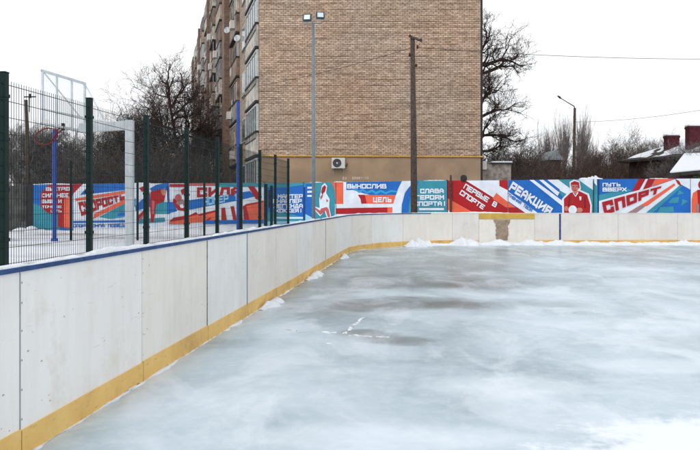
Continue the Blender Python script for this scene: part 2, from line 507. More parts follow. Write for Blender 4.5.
nt.links.new(col, b.inputs['Base Color'])
rr = nt.nodes.new('ShaderNodeMapRange')
rr.inputs['From Min'].default_value = 0.0; rr.inputs['From Max'].default_value = 0.6
rr.inputs['To Min'].default_value = 0.36; rr.inputs['To Max'].default_value = 0.23
nt.links.new(pm.outputs[0], rr.inputs['Value'])
rq = nt.nodes.new('ShaderNodeMath'); rq.operation = 'MULTIPLY_ADD'; rq.inputs[1].default_value = .6
nt.links.new(crust, rq.inputs[0]); nt.links.new(rr.outputs[0], rq.inputs[2])
nt.links.new(rq.outputs[0], b.inputs['Roughness'])
b.inputs['IOR'].default_value = 1.31
bump(nt, b, nC, 0.12, 0.01)
M['ice'] = m

# trodden snow over the court and the yard
m, nt, b = new_mat('trodden_snow')
v = coords(nt)
n1 = noise(nt, v, 0.25, 7, 0.65, 0.5)
n2 = noise(nt, v, 2.5, 6, 0.7)
col = ramp(nt, n1, [(0.36, (0.50, 0.46, 0.44)), (0.43, (0.68, 0.69, 0.72)), (0.52, (0.80, 0.83, 0.89))])
col = mixc(nt, 1.0, col, ramp(nt, n2, [(0.3, (0.82, 0.82, 0.84)), (0.6, (1, 1, 1))]), 'MULTIPLY')
nt.links.new(col, b.inputs['Base Color']); b.inputs['Roughness'].default_value = 0.9
bump(nt, b, n2, 0.6, 0.05)
M['ground'] = m

g = MB(); N = 1
g.add([(-700, -100, 0), (700, -100, 0), (700, 1100, 0), (-700, 1100, 0)], [(0,1,2,3)])
tag(g.build('snow_ground', M['ground']), kind='structure')

# ------------------------------------------------------------------ rink boards
A_OFF, SL = 2.632, 80.0/720.0
YF = 27.7
HB = 1.216
ang = math.atan(SL)
RC = 5.3
xi = -A_OFF + SL*YF                      # where the two board lines would cross
tl = RC*math.tan((math.pi/2-ang)/2)
ts = Vector((xi - math.sin(ang)*tl, YF - math.cos(ang)*tl, 0))   # arc start
cen = ts + Vector((math.cos(ang), -math.sin(ang), 0))*RC
LSTR = (ts - Vector((-A_OFF, 0, 0))).length
def board_at(s):
    """point and outward normal of the inner face, s = metres along from Y = 0"""
    d = Vector((math.sin(ang), math.cos(ang), 0))
    if s <= LSTR:
        return Vector((-A_OFF, 0, 0)) + d*s, Vector((-math.cos(ang), math.sin(ang), 0))
    a = (s - LSTR)/RC
    tot = math.pi/2-ang
    if a <= tot:
        th = ang + a                    # outward normal turns from -x to +y
        n = Vector((-math.cos(th), math.sin(th), 0))
        return cen + n*RC, n
    return Vector((cen.x + (s - LSTR - RC*tot), YF, 0)), Vector((0, 1, 0))
S_ARC_END = LSTR + RC*(math.pi/2-ang)
def s_of_x(x): return S_ARC_END + (x - cen.x)
def s_of_y(y): return y/math.cos(ang)

ice = MB()
pts = []
s = -6.0
while s < S_ARC_END: 
    p, n = board_at(s); pts.append(p + n*0.02); s += 0.35
pts.append(Vector((24, YF+0.02, 0))); pts.append(Vector((24, -6, 0)))
ice.add([(p.x, p.y, 0.012) for p in pts], [tuple(range(len(pts)))[::-1]])
tag(ice.build('ice', M['ice']), kind='structure')

def strip(mb, s0, s1, z0, z1, n0, n1, step=0.4, mat=None):
    """a slab following the board line between s0 and s1, from offset n0 to n1 outward"""
    k = max(1, int(math.ceil((s1-s0)/step)))
    if s1 <= LSTR or s0 >= S_ARC_END: k = 1
    vs, fs = [], []
    for i in range(k+1):
        p, n = board_at(s0 + (s1-s0)*i/k)
        for (o_, z) in ((n0, z0), (n0, z1), (n1, z1), (n1, z0)):
            q = p + n*o_; vs.append((q.x, q.y, z))
    for i in range(k):
        a, c = i*4, i*4+4
        for j in range(4):
            j2 = (j+1) % 4
            fs.append((a+j, a+j2, c+j2, c+j))
    fs += [(3,2,1,0), (k*4, k*4+1, k*4+2, k*4+3)]
    mb.add(vs, fs, mat)

rink = empty('rink_boards', (xi, YF, 0), 'low off white rink boards with yellow kick strip curving round the ice', 'rink boards')
seamY = [-3.2, -1.2, 0.78, 2.70, 4.62, 6.58, 8.50, 10.36, 12.3, 14.25, 16.2, 18.15]
seams = [s_of_y(y) for y in seamY]
su = [329, 339.6, 349, 358, 374]
s = seams[-1]
arc_mid = [s_of_y(20.1), s_of_y(22.0), s_of_y(23.8)]
seams += [s_of_y(20.1), s_of_y(22.0)]
while seams[-1] < S_ARC_END - 0.4:
    seams.append(seams[-1] + 1.75)
far_x = [6.9*0 + x for x in ()]
xs_far = [4.96, 7.10, 8.08, 10.31, 12.60, 14.85, 17.1, 19.3, 21.6, 23.9]
seams = [q for q in seams if q < s_of_x(3.9) - 0.5] + [s_of_x(3.9)] + [s_of_x(x) for x in xs_far]
rnd = random.Random(4)
bm = [M['board'], M['board_b'], M['board_c'], M['board_d']]
n_s = len(seams)
for i in range(n_s-1):
    a, c = seams[i]+0.004, seams[i+1]-0.004
    gate = abs(seams[i] - s_of_x(4.96)) < 0.01
    if i in (3,): mt = M['board']
    elif i == 4: mt = M['board']
    elif i == 5: mt = M['board_c']
    elif i == 6: mt = M['board_b']
    elif i == 7: mt = M['board_c']
    elif seams[i] > s_of_x(3.0): mt = M['board_d']
    else: mt = bm[rnd.randrange(4)]
    dz = rnd.uniform(-0.006, 0.004)
    sb = MB()
    if gate:
        strip(sb, a, c, 0.0, 0.985, 0.0, 0.05, mat=M['board_c'])
        strip(sb, a, c, 0.99, HB-0.012, -0.012, 0.05, mat=M['gate_yellow'])
        # bare worn plywood where the sheet came away
        p, nn = board_at(a)
        rp = random.Random(9)
        L0, L1 = 0.55, 1.22
        poly = []
        for k in range(15):
            z = 0.97 - 0.80*k/14; poly.append((L0 + 0.10*min(1, k/4) + rp.uniform(-.025, .025), z))
        for k in range(15):
            z = 0.17 + 0.80*k/14; poly.append((L1 - 0.10*min(1, (14-k)/4) + rp.uniform(-.03, .03), z))
        vs = [(p.x+q[0], p.y-0.004, q[1]) for q in poly]
        sb.add(vs, [tuple(range(len(vs)))], M['bare_wood'])
        o = sb.build('gate_panel', None, rink); o['label'] = 'off white gate panel with yellow top band and bare worn plywood'
    else:
        strip(sb, a, c, 0.175, HB-0.006+dz*.5, 0.0, 0.012, mat=mt)
        # screws along the joint, part of the panel's face
        p, nn = board_at(seams[i]); tdir = Vector((nn.y, -nn.x, 0))
        for z in (0.25, 0.44, 0.63, 0.82, 1.0, 1.13):
            q = p + tdir*0.022 - nn*0.002
            cc = [q + tdir*math.cos(t_)*0.007 + Vector((0,0,1))*(math.sin(t_)*0.007+z) for t_ in np.linspace(0, 2*math.pi, 7)[:-1]]
            sb.add(cc, [tuple(range(6))], M['metal'])
        sb.build('board_panel', None, rink)
    # kick strip
    if not gate:
        kb = MB()
        kh = 0.185 + rnd.uniform(-0.006, 0.008)
        strip(kb, a+rnd.uniform(0, .004), c-rnd.uniform(0, .006), 0.0, kh, -0.014, 0.0115)
        kb.build('kick_strip', M['kick'], rink)
# joint cover strips and backing frame
for yy, mt, wd in ((4.62, M['metal'], .008), (8.50, M['rust'], .016), (10.36, M['lamp_pole'], .035), (18.15, M['dark'], .022)):
    j = MB(); strip(j, s_of_y(yy)-wd/2, s_of_y(yy)+wd/2, 0.19 if yy < 9 else 0.1, HB-0.02, -0.004, 0.02); j.build('joint_strip', mt, rink)
j = MB(); strip(j, s_of_x(8.08)-.035, s_of_x(8.08)+.035, 0.15, HB-0.02, -0.006, 0.03); j.build('joint_strip', M['rail_blue'], rink)
bk = MB()
for i in range(n_s):
    q, nn = board_at(seams[i])
    t_ = Vector((nn.y, -nn.x, 0))
    bk.obox(q + nn*0.013, t_, nn, (0,0,1), (-0.03, 0, 0), (0.03, 0.06, HB-0.03))
for z in (0.15, 0.62, 1.08):
    strip(bk, seams[0], seams[-1], z, z+0.05, 0.013, 0.04)
bk.build('backing_frame', M['metal'], rink)
rl = MB(); strip(rl, seams[0], s_of_x(3.0), HB-0.013, HB+0.018, -0.016, 0.055, step=0.35); rl.build('top_rail', M['rail_blue'], rink)
rl = MB(); strip(rl, s_of_x(3.0)+.005, seams[-1], HB-0.008, HB+0.014, -0.012, 0.055); rl.build('top_rail', M['board_d'], rink)

def snow_ridge(name, path, widths, heights, seed, step=0.06, n_off=0.0, z0=0.0, kind='stuff', label=None, cat=None, rough=0.35, k=8):
    """a lumpy ridge of snow following a list of (point, side vector)"""
    rn = np.random.RandomState(seed)
    mb = MB()
    n = len(path)
    ph = rn.uniform(0, 6.28, 12)
    for i, (p, sd_) in enumerate(path):
        f = 0
        for q in range(5): f += math.sin(i*(0.35+0.47*q)+ph[q])/(1+q)
        h = heights[i]*(1 + rough*f*0.6)
        wd = widths[i]*(1 + rough*0.5*math.sin(i*0.7+ph[6]))
        for j in range(k+1):
            t_ = j/k
            q0_ = p + sd_*(wd*t_)
            gr_ = 1 + rough*0.9*mn.fractal(Vector((q0_.x*9, q0_.y*9, seed)), .8, 2.2, 4)
            zz = gr_*max(0, h)*math.sin(math.pi*t_)**0.8*(1+0.12*rn.uniform(-1, 1)*rough*2) if 0 < j < k else -0.01
            q_ = p + sd_*(wd*(t_) + 0.03*rn.uniform(-1, 1)*rough)
            mb.v.append((q_.x, q_.y, z0+zz))
    for i in range(n-1):
        for j in range(k):
            a = i*(k+1)+j
            mb.f.append([a, a+1, a+k+2, a+k+1]); mb.m.append(0)
    return mb

# snow lying on the blue rail of the left boards
path, ws, hs_ = [], [], []
s = seams[0]; rs = np.random.RandomState(3)
while s < S_ARC_END + 1:
    p, n = board_at(s); path.append((p - n*0.006, n)); ws.append(0.058)
    c = math.sin(s*1.3)+math.sin(s*3.1+1)*.7+math.sin(s*7.7)*.4
    hs_.append(0.020+max(0, c)*0.012 if c > -1.2 else 0.004); s += 0.10
mb = snow_ridge('snow_line', path, ws, hs_, 5, z0=HB+0.018, rough=0.25)
o = mb.build('snow_line', M['snow'], None, smooth=True); tag(o, 'thin line of snow lying along the blue top rail of the boards', None, None, 'stuff')

path, ws, hs_ = [], [], []
s = seams[0]
while s < S_ARC_END:
    p, n = board_at(s); path.append((p + n*0.008, -n)); c = math.sin(s*2.1)+math.sin(s*5.3+1)*.7+math.sin(s*11)*.5
    ws.append(0.036+.028*max(0, c)); hs_.append(0.005+.009*max(0, c)); s += 0.07
mb = snow_ridge('f', path, ws, hs_, 6, z0=0.010, rough=.4)
tag(mb.build('frost_line', M['snow'], None, smooth=True), 'thin crust of frost along the foot of the yellow kick strip', None, None, 'stuff')

# snow swept against the foot of the far boards
path, ws, hs_ = [], [], []
x = 2.35
while x < 23.5:
    p, n = board_at(s_of_x(x)); path.append((p - n*0.016, -n))
    u = 350 + x*26.0
    h = 0.05
    def lump(c0, w0, hh): return hh*max(0, 1-((u-c0)/w0)**2)**0.6
    h = 0.075*max(0, min(1, (u-412)/15)) if u < 520 else 0.10
    h = max(h, lump(463, 17, .24), lump(500, 13, .21), lump(531, 15, .19), lump(560, 22, .15), lump(607, 14, .12), lump(676, 16, .15), lump(436, 9, .10), lump(700, 20, .09), lump(585, 16, .12))
    if u > 590: h = max(h, 0.075)
    hs_.append(h); ws.append(0.22+h*2.0); x += 0.07
mb = snow_ridge('snow_bank', path, ws, hs_, 8, z0=0.012, rough=0.3, k=12)
o = mb.build('snow_bank', M['snow'], None, smooth=True); tag(o, 'white ridge of shovelled snow along the foot of the far boards', None, None, 'stuff')

def heap(s0, s1, width, h, seed, label):
    path, ws, hs_ = [], [], []
    n_ = max(10, int((s1-s0)/0.05))
    for i in range(n_+1):
        t_ = i/n_
        p, n = board_at(s0+(s1-s0)*t_); path.append((p - n*0.012, -n))
        e = max(0.02, math.sin(math.pi*t_))**0.7
        ws.append(width*(0.3+0.7*e)); hs_.append(h*e)
    mb = snow_ridge('snow_heap', path, ws, hs_, seed, z0=0.012, rough=0.45)
    return base_thing(mb, 'snow_heap', M['snow'], label, 'snow heap', 'small snow heaps against the boards', smooth=True)
heap(s_of_y(10.9), s_of_y(12.1), 0.24, 0.085, 21, 'nearest small snow heap lying against the left boards, beside the steel joint strip')
heap(s_of_y(15.0), s_of_y(16.8), 0.22, 0.09, 22, 'long low snow heap against the left boards, just before the rink corner')
heap(s_of_y(20.6), s_of_y(21.6), 0.22, 0.09, 23, 'snow heap inside the start of the rounded rink corner')
heap(S_ARC_END-3.55, S_ARC_END-2.3, 0.7, 0.24, 24, 'pointed white snow heap in the rounded corner under the far boards')

# frozen ridges around the dark square puddle
def ridge(pts, wd, h, seed):
    path = []
    P = [px(u, v, 1188.0/(v-202)) for u, v in pts]
    P = [Vector((p.x, p.y, 0)) for p in P]
    full = []
    for a, c in zip(P[:-1], P[1:]):
        k = max(3, int((c-a).length/0.04))
        for i in range(k): full.append(a+(c-a)*i/k)
    full.append(P[-1])
    n_ = len(full); out = []
    rr_ = random.Random(seed)
    for i, p in enumerate(full):
        t_ = (full[min(n_-1, i+1)]-full[max(0, i-1)]).normalized()
        sd_ = Vector((-t_.y, t_.x, 0)); w_ = wd*(.4+.6*abs(math.sin(i*.31+seed)))
        out.append((p - sd_*w_*0.5, sd_))
    hh = [h*(0.25+abs(math.sin(i*0.23+seed))) * min(1, i/3, (n_-1-i)/3) for i in range(n_)]
    return snow_ridge('r', out, [wd]*n_, hh, seed, z0=0.009, rough=0.5)
allr = MB()
for k, (pts, wd, h) in enumerate((([(347, 336), (362, 337.5), (392, 338)], .06, .015), ([(345, 335), (352, 328), (364, 318)], .05, .014),
                                  ([(318, 331), (330, 334), (341, 333)], .10, .010), ([(325, 345), (333, 344)], .08, .010), ([(285, 330), (300, 333)], .06, .008))):
    q = ridge(pts, wd, h, k+1); allr.add(q.v, q.f)
tag(allr.build('frozen_ridges', M['snow'], None, smooth=True), 'broken white ridges of frozen snow on the ice around a dark puddle', None, None, 'stuff')

# ------------------------------------------------------------------ green mesh fence
FA = 5.92
def fence_pt(y): return Vector((-FA + SL*y, y, 0))
FH = 3.44
def panel_mesh(width, height, wires=0.064, rows=0.228, r=0.0028):
    mb = MB()
    n = int(width/wires)
    for i in range(n+1):
        x = width*i/n
        mb.box((x-r, -r, 0.05), (x+r, r, height+0.03))
    z = height-0.03
    while z > 0.05:
        mb.box((0, -r-0.007, z-r), (width, -r, z+r)); mb.box((0, r, z-r), (width, r+0.007, z+r)); z -= rows
    return mb
ys = [7.5+2.507*i for i in range(10)]
th = math.atan2(1, SL)   # direction of the fence line
fence = empty('mesh_fence', fence_pt(7.5), 'tall dark green welded mesh fence running beside the left boards', 'fence')
bay = (fence_pt(ys[1])-fence_pt(ys[0])).length
pm_ = panel_mesh(bay-0.09, FH-0.12); pan = pm_.build('mesh_panel', M['wire'], None); pan.parent = fence
po = MB(); po.box((-0.05, -0.045, 0), (0.05, 0.045, FH)); po.box((-0.055, -0.05, FH), (0.055, 0.05, FH+0.02))
for z in (0.4, 1.1, 1.8, 2.5, 3.1): po.box((-0.062, -0.056, z), (0.062, 0.056, z+0.05))
post = po.build('fence_post', M['green'], None, bevel=0.006); post.parent = fence
for i, y in enumerate(ys):
    p = fence_pt(y) - fence_pt(ys[0])
    q = post if i == 0 else post.copy()
    if i: COL.objects.link(q); q.parent = fence
    q.location = p; q.rotation_euler = (0, 0, th)
    if i < len(ys)-1:
        q = pan if i == 0 else pan.copy()
        if i: COL.objects.link(q); q.parent = fence
        d = Vector((math.cos(th), math.sin(th), 0))
        q.location = p + d*0.045; q.rotation_euler = (0, 0, th)

# the end fence of the court
E0 = fence_pt(ys[-1]); 
end = empty('court_end_fence', E0, 'dark green mesh fence closing the far end of the court in front of the mural', 'fence')
EY = 31.0
ex = [px(u, 0, EY).x for u in (204.5, 137.5, 71.2, 3.5, -66)]
allx = [E0.x-0.05] + ex
po2 = None
for i, x in enumerate(allx):
    if i:
        if po2 is None:
            q = MB().box((-0.04, -0.04, 0), (0.04, 0.04, FH)).build('fence_post', M['green'], None, bevel=0.005); q.parent = end; po2 = q
        else: q = po2.copy(); COL.objects.link(q); q.parent = end
        q.location = Vector((x, EY, 0)) - E0
    if i < len(allx)-1:
        a = Vector((x, E0.y if i == 0 else EY, 0)); c = Vector((allx[i+1], EY, 0))
        if i == 0: continue
        L = (c-a).length
        q = panel_mesh(L-0.1, FH-0.12, wires=0.10, rows=0.40, r=0.0028).build('mesh_panel', M['wire'], None); q.parent = end
        q.location = c + Vector((0.05, 0, 0)) - E0
# short gate beside the corner post
gt = empty('court_gate', px(269, 202, 30) - Vector((0,0,EYE)), 'low dark green gate with a rusty hinge post at the fence corner', 'gate')
MB().box((px(266,0,30).x-.06, 29.95, 0), (px(266,0,30).x+.06, 30.07, 2.40)).build('gate_post', M['green'], gt, bevel=.005)
MB().box((px(271.5,0,30).x-.055, 29.95, 0), (px(271.5,0,30).x+.055, 30.07, 2.33)).build('gate_post', M['green'], gt, bevel=.005)
MB().box((px(269,0,30).x-.03, 30.0, 1.4), (px(269,0,30).x+.03, 30.05, 2.15)).build('hinge_plate', M['rust'], gt)

# ------------------------------------------------------------------ basketball hoop
hp = empty('basketball_hoop', (-4.98, 16.3, 0), 'white basketball stand with clear framed backboard and bent red rim behind the mesh fence', 'basketball hoop')
MB().box((-5.07, 16.22, 0), (-4.90, 16.38, 3.50)).build('column', M['white_steel'], hp, bevel=.01)
am = MB(); am.add([(-6.12, 16.23, 3.22), (-5.07, 16.23, 3.28), (-5.07, 16.38, 3.28), (-6.12, 16.38, 3.22), (-6.12, 16.23, 3.42), (-5.07, 16.23, 3.48), (-5.07, 16.38, 3.48), (-6.12, 16.38, 3.42)],
             [(0,3,2,1),(4,5,6,7),(0,1,5,4),(1,2,6,5),(2,3,7,6),(3,0,4,7)])
am.build('arm', M['white_steel'], hp, bevel=.008)
b0, b1 = Vector((-6.51, 15.2, 0)), Vector((-6.21, 16.9, 0))
bd = (b1-b0).normalized(); bn = Vector((bd.y, -bd.x, 0)); BW = (b1-b0).length
zb, zt = 3.28, 4.45
fr = MB()
for (a, c) in (((0,-.02,zb),(BW,.02,zb+.05)), ((0,-.02,zt-.05),(BW,.02,zt)), ((0,-.021,zb),(.05,.021,zt)), ((BW-.05,-.021,zb),(BW,.021,zt)), ((.52,.0,zb),(.56,.03,zt)), ((BW-.62,.0,zb),(BW-.58,.03,zt)), ((0,0,3.60),(BW,.03,3.63))):
    fr.obox(b0, bd, bn, (0,0,1), a, c)
bb = MB().obox(b0, bd, bn, (0,0,1), (.05,-.012,zb+.05), (BW-.05,-.004,zt-.05)).build('backboard', M['clear'], hp)
sub(fr, 'backboard_frame', M['white_steel'], bb)
br_ = MB()
def P3(u, v, y): return px(u, v, y)
br_.tube([b1+Vector((0,0,zt-.05)), Vector((-5.55, 16.35, 3.46))], .018, 6); br_.tube([b1+Vector((0,0,3.62)), Vector((-5.45, 16.35, 3.44))], .016, 6)
br_.tube([b0+bd*0.1+Vector((0,0,zt-.06)), b0+bd*1.2+Vector((.15,0,3.6)), Vector((-5.62, 16.3, 3.44))], .014, 6)
br_.build('brace', M['white_steel'], hp)
rm = MB(); cpt = P3(46.3, 136.5, 15.9)
ax1 = Vector((.96, .15, .10)).normalized(); ax2 = Vector((-.05, .45, .86)).normalized()
rp_ = [cpt + ax1*math.cos(a)*.232 + ax2*math.sin(a)*.215 for a in np.linspace(0, 2*math.pi, 33)]
rm.tube(rp_, .014, 6, cap=False)
rt = cpt + ax1*.23
rm.tube([rt, P3(57, 130, 15.95), P3(62, 127, 16.0)], .016, 6); rm.tube([rt - ax2*.06, P3(58, 133, 15.95), P3(62, 130, 16.0)], .013, 6)
rm.tube([P3(52, 141, 15.9), P3(56, 134, 15.95)], .02, 6)
rim = rm.build('rim', M['red_steel'], hp, smooth=True)
bp = MB(); c_ = P3(63, 126.5, 16.0); bp.box((c_.x-.03, c_.y-.04, c_.z-.09), (c_.x+.03, c_.y+.04, c_.z+.07)); bp.build('rim_bracket', M['rust'], hp)

# blue steel poles
def pole(name, u, v_top, Y, r, mat, label, cat, v_lean=0):
    p = px(u, 0, Y); zt_ = px(u, v_top, Y).z
    mb = MB(); mb.tube([(p.x, Y, 0), (p.x, Y, zt_)], [r, r*0.95], 12)
    mb.tube([(p.x, Y, 0), (p.x, Y, .12)], [r*1.7, r*1.6], 12)
    mb.tube([(p.x, Y, zt_), (p.x, Y, zt_+.03)], [r*1.15, r*1.05], 12)
    return base_thing(mb, name, mat, label, cat, loc=(p.x, Y, 0), smooth=False)
pole('steel_pole', 54.5, 131, 30.3, .088, M['blue_steel'], 'blue steel pole in the snowy court below the red rim', 'pole')
pole('steel_pole', 238.2, 102, 27.0, .066, M['blue_steel'], 'tall blue steel pole standing in front of the apartment block corner', 'pole')

# ------------------------------------------------------------------ floodlight pole
fl = empty('floodlight_pole', (px(313.6,0,22).x, 22, 0), 'slim grey pole with two square floodlights in front of the brick gable', 'floodlight pole')
X = px(313.6, 0, 22).x
mb = MB(); mb.tube([(X,22,0),(X,22,3.2),(X-.01,22,7.12)], [.058,.052,.04], 12); mb.tube([(X,22,0),(X,22,.06)], [.12,.12], 12); mb.build('pole', M['lamp_pole'], fl, smooth=True)
mb = MB(); mb.tube([(X-.28,22,7.08),(X+.26,22,7.12)], .018, 8); mb.build('crossbar', M['lamp_pole'], fl)
for (u, v, yaw, tilt) in ((307.2, 17.6, -8, 14), (320.3, 15.4, 9, 14)):
    c_ = px(u, v, 22)
    hd = MB(); hd.box((-.125, -.03, -.105), (.125, .05, .105), M['lamp_body'])
    for k in range(6): hd.box((-.11+k*.042, .05, -.09), (-.10+k*.042, .085, .09), M['lamp_pole'])
    hd.box((-.15,-.01,-.02),(-.126,.03,.02), M['lamp_pole']); hd.box((.126,-.01,-.02),(.15,.03,.02), M['lamp_pole'])
    hd.tube([(-.14,.0,0),(-.14,.0,-.15),(.14,0,-.15),(.14,0,0)], .012, 6, M['lamp_pole'])
    h = hd.build('floodlight', None, None, bevel=.004); h.parent = fl
    h.location = c_ - Vector((X, 22, 0)); h.rotation_euler = (R(-tilt), 0, R(yaw))
    ln = MB().box((-.092, -.036, -.074), (.092, -.031, .074)).build('lens', M['lens'], None); ln.parent = h

# ------------------------------------------------------------------ utility pole and wires
UY = 30.4
up = empty('utility_pole', (px(413.2,0,UY).x, UY, 0), 'weathered brown wooden utility pole with slanted crossarm in front of the brick gable', 'utility pole')
a0 = px(414.3, 0, UY).x; a1 = px(412.6, 0, UY).x; zt_ = px(0, 37.5, UY).z
mb = MB(); mb.tube([(a0,UY,0),(a0*.6+a1*.4,UY,4.0),(a1,UY,zt_)], [.145,.13,.095], 12); mb.build('pole', M['wood_pole'], up, smooth=True)
c0, c1 = px(408.7, 36, UY-.12), px(422.3, 41.3, UY-.12)
mb = MB(); d = (c1-c0).normalized(); mb.obox(c0, d, Vector((0,1,0)), d.cross(Vector((0,1,0))), (0,-.04,-.045), ((c1-c0).length,.04,.045)); mb.build('crossarm', M['wood_pole'], up)
for (u, v) in ((410, 36.2), (421, 40.3), (417.5, 47), (409.6, 55), (416.3, 65.5)):
    q = px(u, v, UY-.12); mb = MB(); mb.tube([q+Vector((0,0,-.07)), q, q+Vector((0,0,.06)), q+Vector((0,0,.08))], [.03,.05,.035,.02], 8); mb.build('insulator', M['rust'], up, smooth=True)

def cable(a, c, sag, label, r=.011, n=24):
    pts = []
    for i in range(n+1):
        t_ = i/n; p = a.lerp(c, t_); p.z -= sag*4*t_*(1-t_); pts.append(p)
    mb = MB(); mb.tube(pts, r, 5)
    o = base_thing(mb, 'power_cable', M['dark'], label, 'cable', 'overhead cables', loc=a)
cable(px(411, 48, UY), px(258, 86, 39.7), .12, 'thin dark cable slanting from the wooden pole across the gable to its left corner')
cable(px(416, 47.5, UY), px(800, 58, 34), .22, 'thin dark cable running from the wooden pole off to the right across the sky')
cable(px(574.5, 122, 45), px(760, 99, 33), .25, 'faint thin cable between the street lamp and the right edge, above the roofs', r=.009)

# street lamp beyond the mural
sl = empty('street_lamp', (px(573.5,0,45).x, 45, 0), 'tall dark street lamp post with a long bent arm behind the mural fence', 'street lamp')
mb = MB(); mb.tube([(px(573,0,45).x,45,0), px(574.8,108,45)], [.12,.075], 10); mb.build('post', M['wood_pole'], sl, smooth=True)
mb = MB(); mb.tube([px(574.8,112,45), px(574.3,106.5,45), px(566,101.5,45), px(560,97.8,45)], [.04,.035,.025,.025], 8); mb.build('arm', M['dark'], sl)
mb = MB(); mb.tube([px(561,98.6,45), px(559.5,97.2,45), px(557.5,95.9,45)], [.04,.07,.03], 8); mb.build('lamp_head', M['dark'], sl, smooth=True)

# pole far on the left behind the court
fp = empty('utility_pole', (px(27.5,0,48).x, 48, 0), 'dark leaning utility pole with a small bracket seen through the mesh at far left', 'utility pole')
mb = MB(); mb.tube([(px(29.5,0,48).x,48,0), px(26,100,48)], [.16,.11], 8); mb.build('pole', M['wood_pole'], fp, smooth=True)
mb = MB(); mb.tube([px(24,97,48), px(36,96.8,48)], .045, 6); mb.tube([px(29.5,97,48), px(29.3,112,48)], .03, 6); mb.tube([px(30,94,48), px(30,98,48)], .09, 8); mb.build('bracket', M['dark'], fp)

# ------------------------------------------------------------------ mural fence
def srgb(r, g, b_):
    f = lambda c: ((c/255+0.055)/1.055)**2.4 if c > 10 else c/255/12.92
    return tuple(min(.9, f(x)*1.05) for x in (r, g, b_))
PC = {'white': (218,227,240), 'blue': (8,100,185), 'navy': (20,62,135), 'teal': (48,140,160), 'red': (166,6,22), 'orange': (228,98,68), 'lblue': (50,150,210),
      'skin': (196,120,104), 'grey': (150,120,120), 'dark': (32,30,34), 'rose': (185,88,90), 'cyan': (150,205,225), 'wallback': (120,118,112)}
PM = {}
for k, c in PC.items():
    m, nt, b = new_mat('mural_' + k)
    n1 = noise(nt, coords(nt), 1.3, 6, 0.7)
    n2 = noise(nt, coords(nt, (3, 3, 0.6)), 2.2, 4, 0.7)
    cc = srgb(*c)
    col = ramp(nt, n1, [(0.35, tuple(x*0.84 for x in cc)), (0.6, tuple(min(.92, x*1.05) for x in cc))])
    col = mixc(nt, ramp(nt, n2, [(0.56, 0.0), (0.78, 0.20)]), col, tuple(.5*x+.12 for x in cc))
    nt.links.new(col, b.inputs['Base Color']); b.inputs['Roughness'].default_value = 0.75
    bump(nt, b, n1, 0.15, 0.01)
    PM[k] = m

G = {  # stroke letters on a unit cell, x right, y up
 'А': [(0,0,0,.7),(0,.7,.35,1),(.35,1,.65,1),(.65,1,1,.7),(1,.7,1,0),(0,.4,1,.4)],
 'Б': [(0,0,0,1),(0,1,.9,1),(0,.55,1,.55),(1,.55,1,0),(0,0,1,0)],
 'В': [(0,0,0,1),(0,1,.9,1),(.9,1,.9,.52),(0,.52,1,.52),(1,.52,1,0),(0,0,1,0)],
 'Г': [(0,0,0,1),(0,1,1,1)],
 'Д': [(0,.1,1,.1),(.15,.1,.3,1),(.3,1,.8,1),(.8,1,.85,.1),(0,.1,0,-.1),(1,.1,1,-.1)],
 'Е': [(0,0,0,1),(0,1,1,1),(0,.5,.85,.5),(0,0,1,0)],
 'И': [(0,0,0,1),(1,0,1,1),(0,.08,1,.92)],
 'Й': [(0,0,0,.9),(1,0,1,.9),(0,.08,1,.82),(.3,1.08,.7,1.08)],
 'К': [(0,0,0,1),(.1,.5,.95,1),(.1,.5,1,0)],
 'Л': [(0,0,.2,1),(.2,1,1,1),(1,1,1,0)],
 'М': [(0,0,0,1),(0,1,.5,.45),(.5,.45,1,1),(1,1,1,0)],
 'Н': [(0,0,0,1),(1,0,1,1),(0,.5,1,.5)],
 'О': [(0,0,0,1),(0,1,1,1),(1,1,1,0),(0,0,1,0)],
 'П': [(0,0,0,1),(0,1,1,1),(1,1,1,0)],
 'Р': [(0,0,0,1),(0,1,1,1),(1,1,1,.42),(0,.42,1,.42)],
 'С': [(1,1,0,1),(0,1,0,0),(0,0,1,0),(1,1,1,.8),(1,0,1,.2)],
 'Т': [(0,1,1,1),(.5,1,.5,0)],
 'У': [(0,1,0,.5),(0,.5,1,.5),(1,1,1,0),(.1,0,1,0)],
 'Х': [(0,0,1,1),(0,1,1,0)],
 'Ц': [(0,0,0,1),(.85,0,.85,1),(0,0,1,0),(1,0,1,-.15)],
 'Ч': [(0,1,0,.5),(0,.5,1,.5),(1,1,1,0)],
 'Ш': [(0,0,0,1),(.5,0,.5,1),(1,0,1,1),(0,0,1,0)],
 'Ы': [(0,0,0,1),(0,.5,.55,.5),(.55,.5,.55,0),(0,0,.55,0),(1,0,1,1)],
 'Ь': [(.1,0,.1,1),(.1,.5,1,.5),(1,.5,1,0),(.1,0,1,0)],
 'Я': [(1,0,1,1),(0,1,1,1),(0,1,0,.45),(0,.45,1,.45),(.55,.45,0,0)],
 '1': [(.5,0,.5,1),(.2,.75,.5,1)],
 '!': [(.5,1,.5,.38),(.5,.1,.5,0)],
}

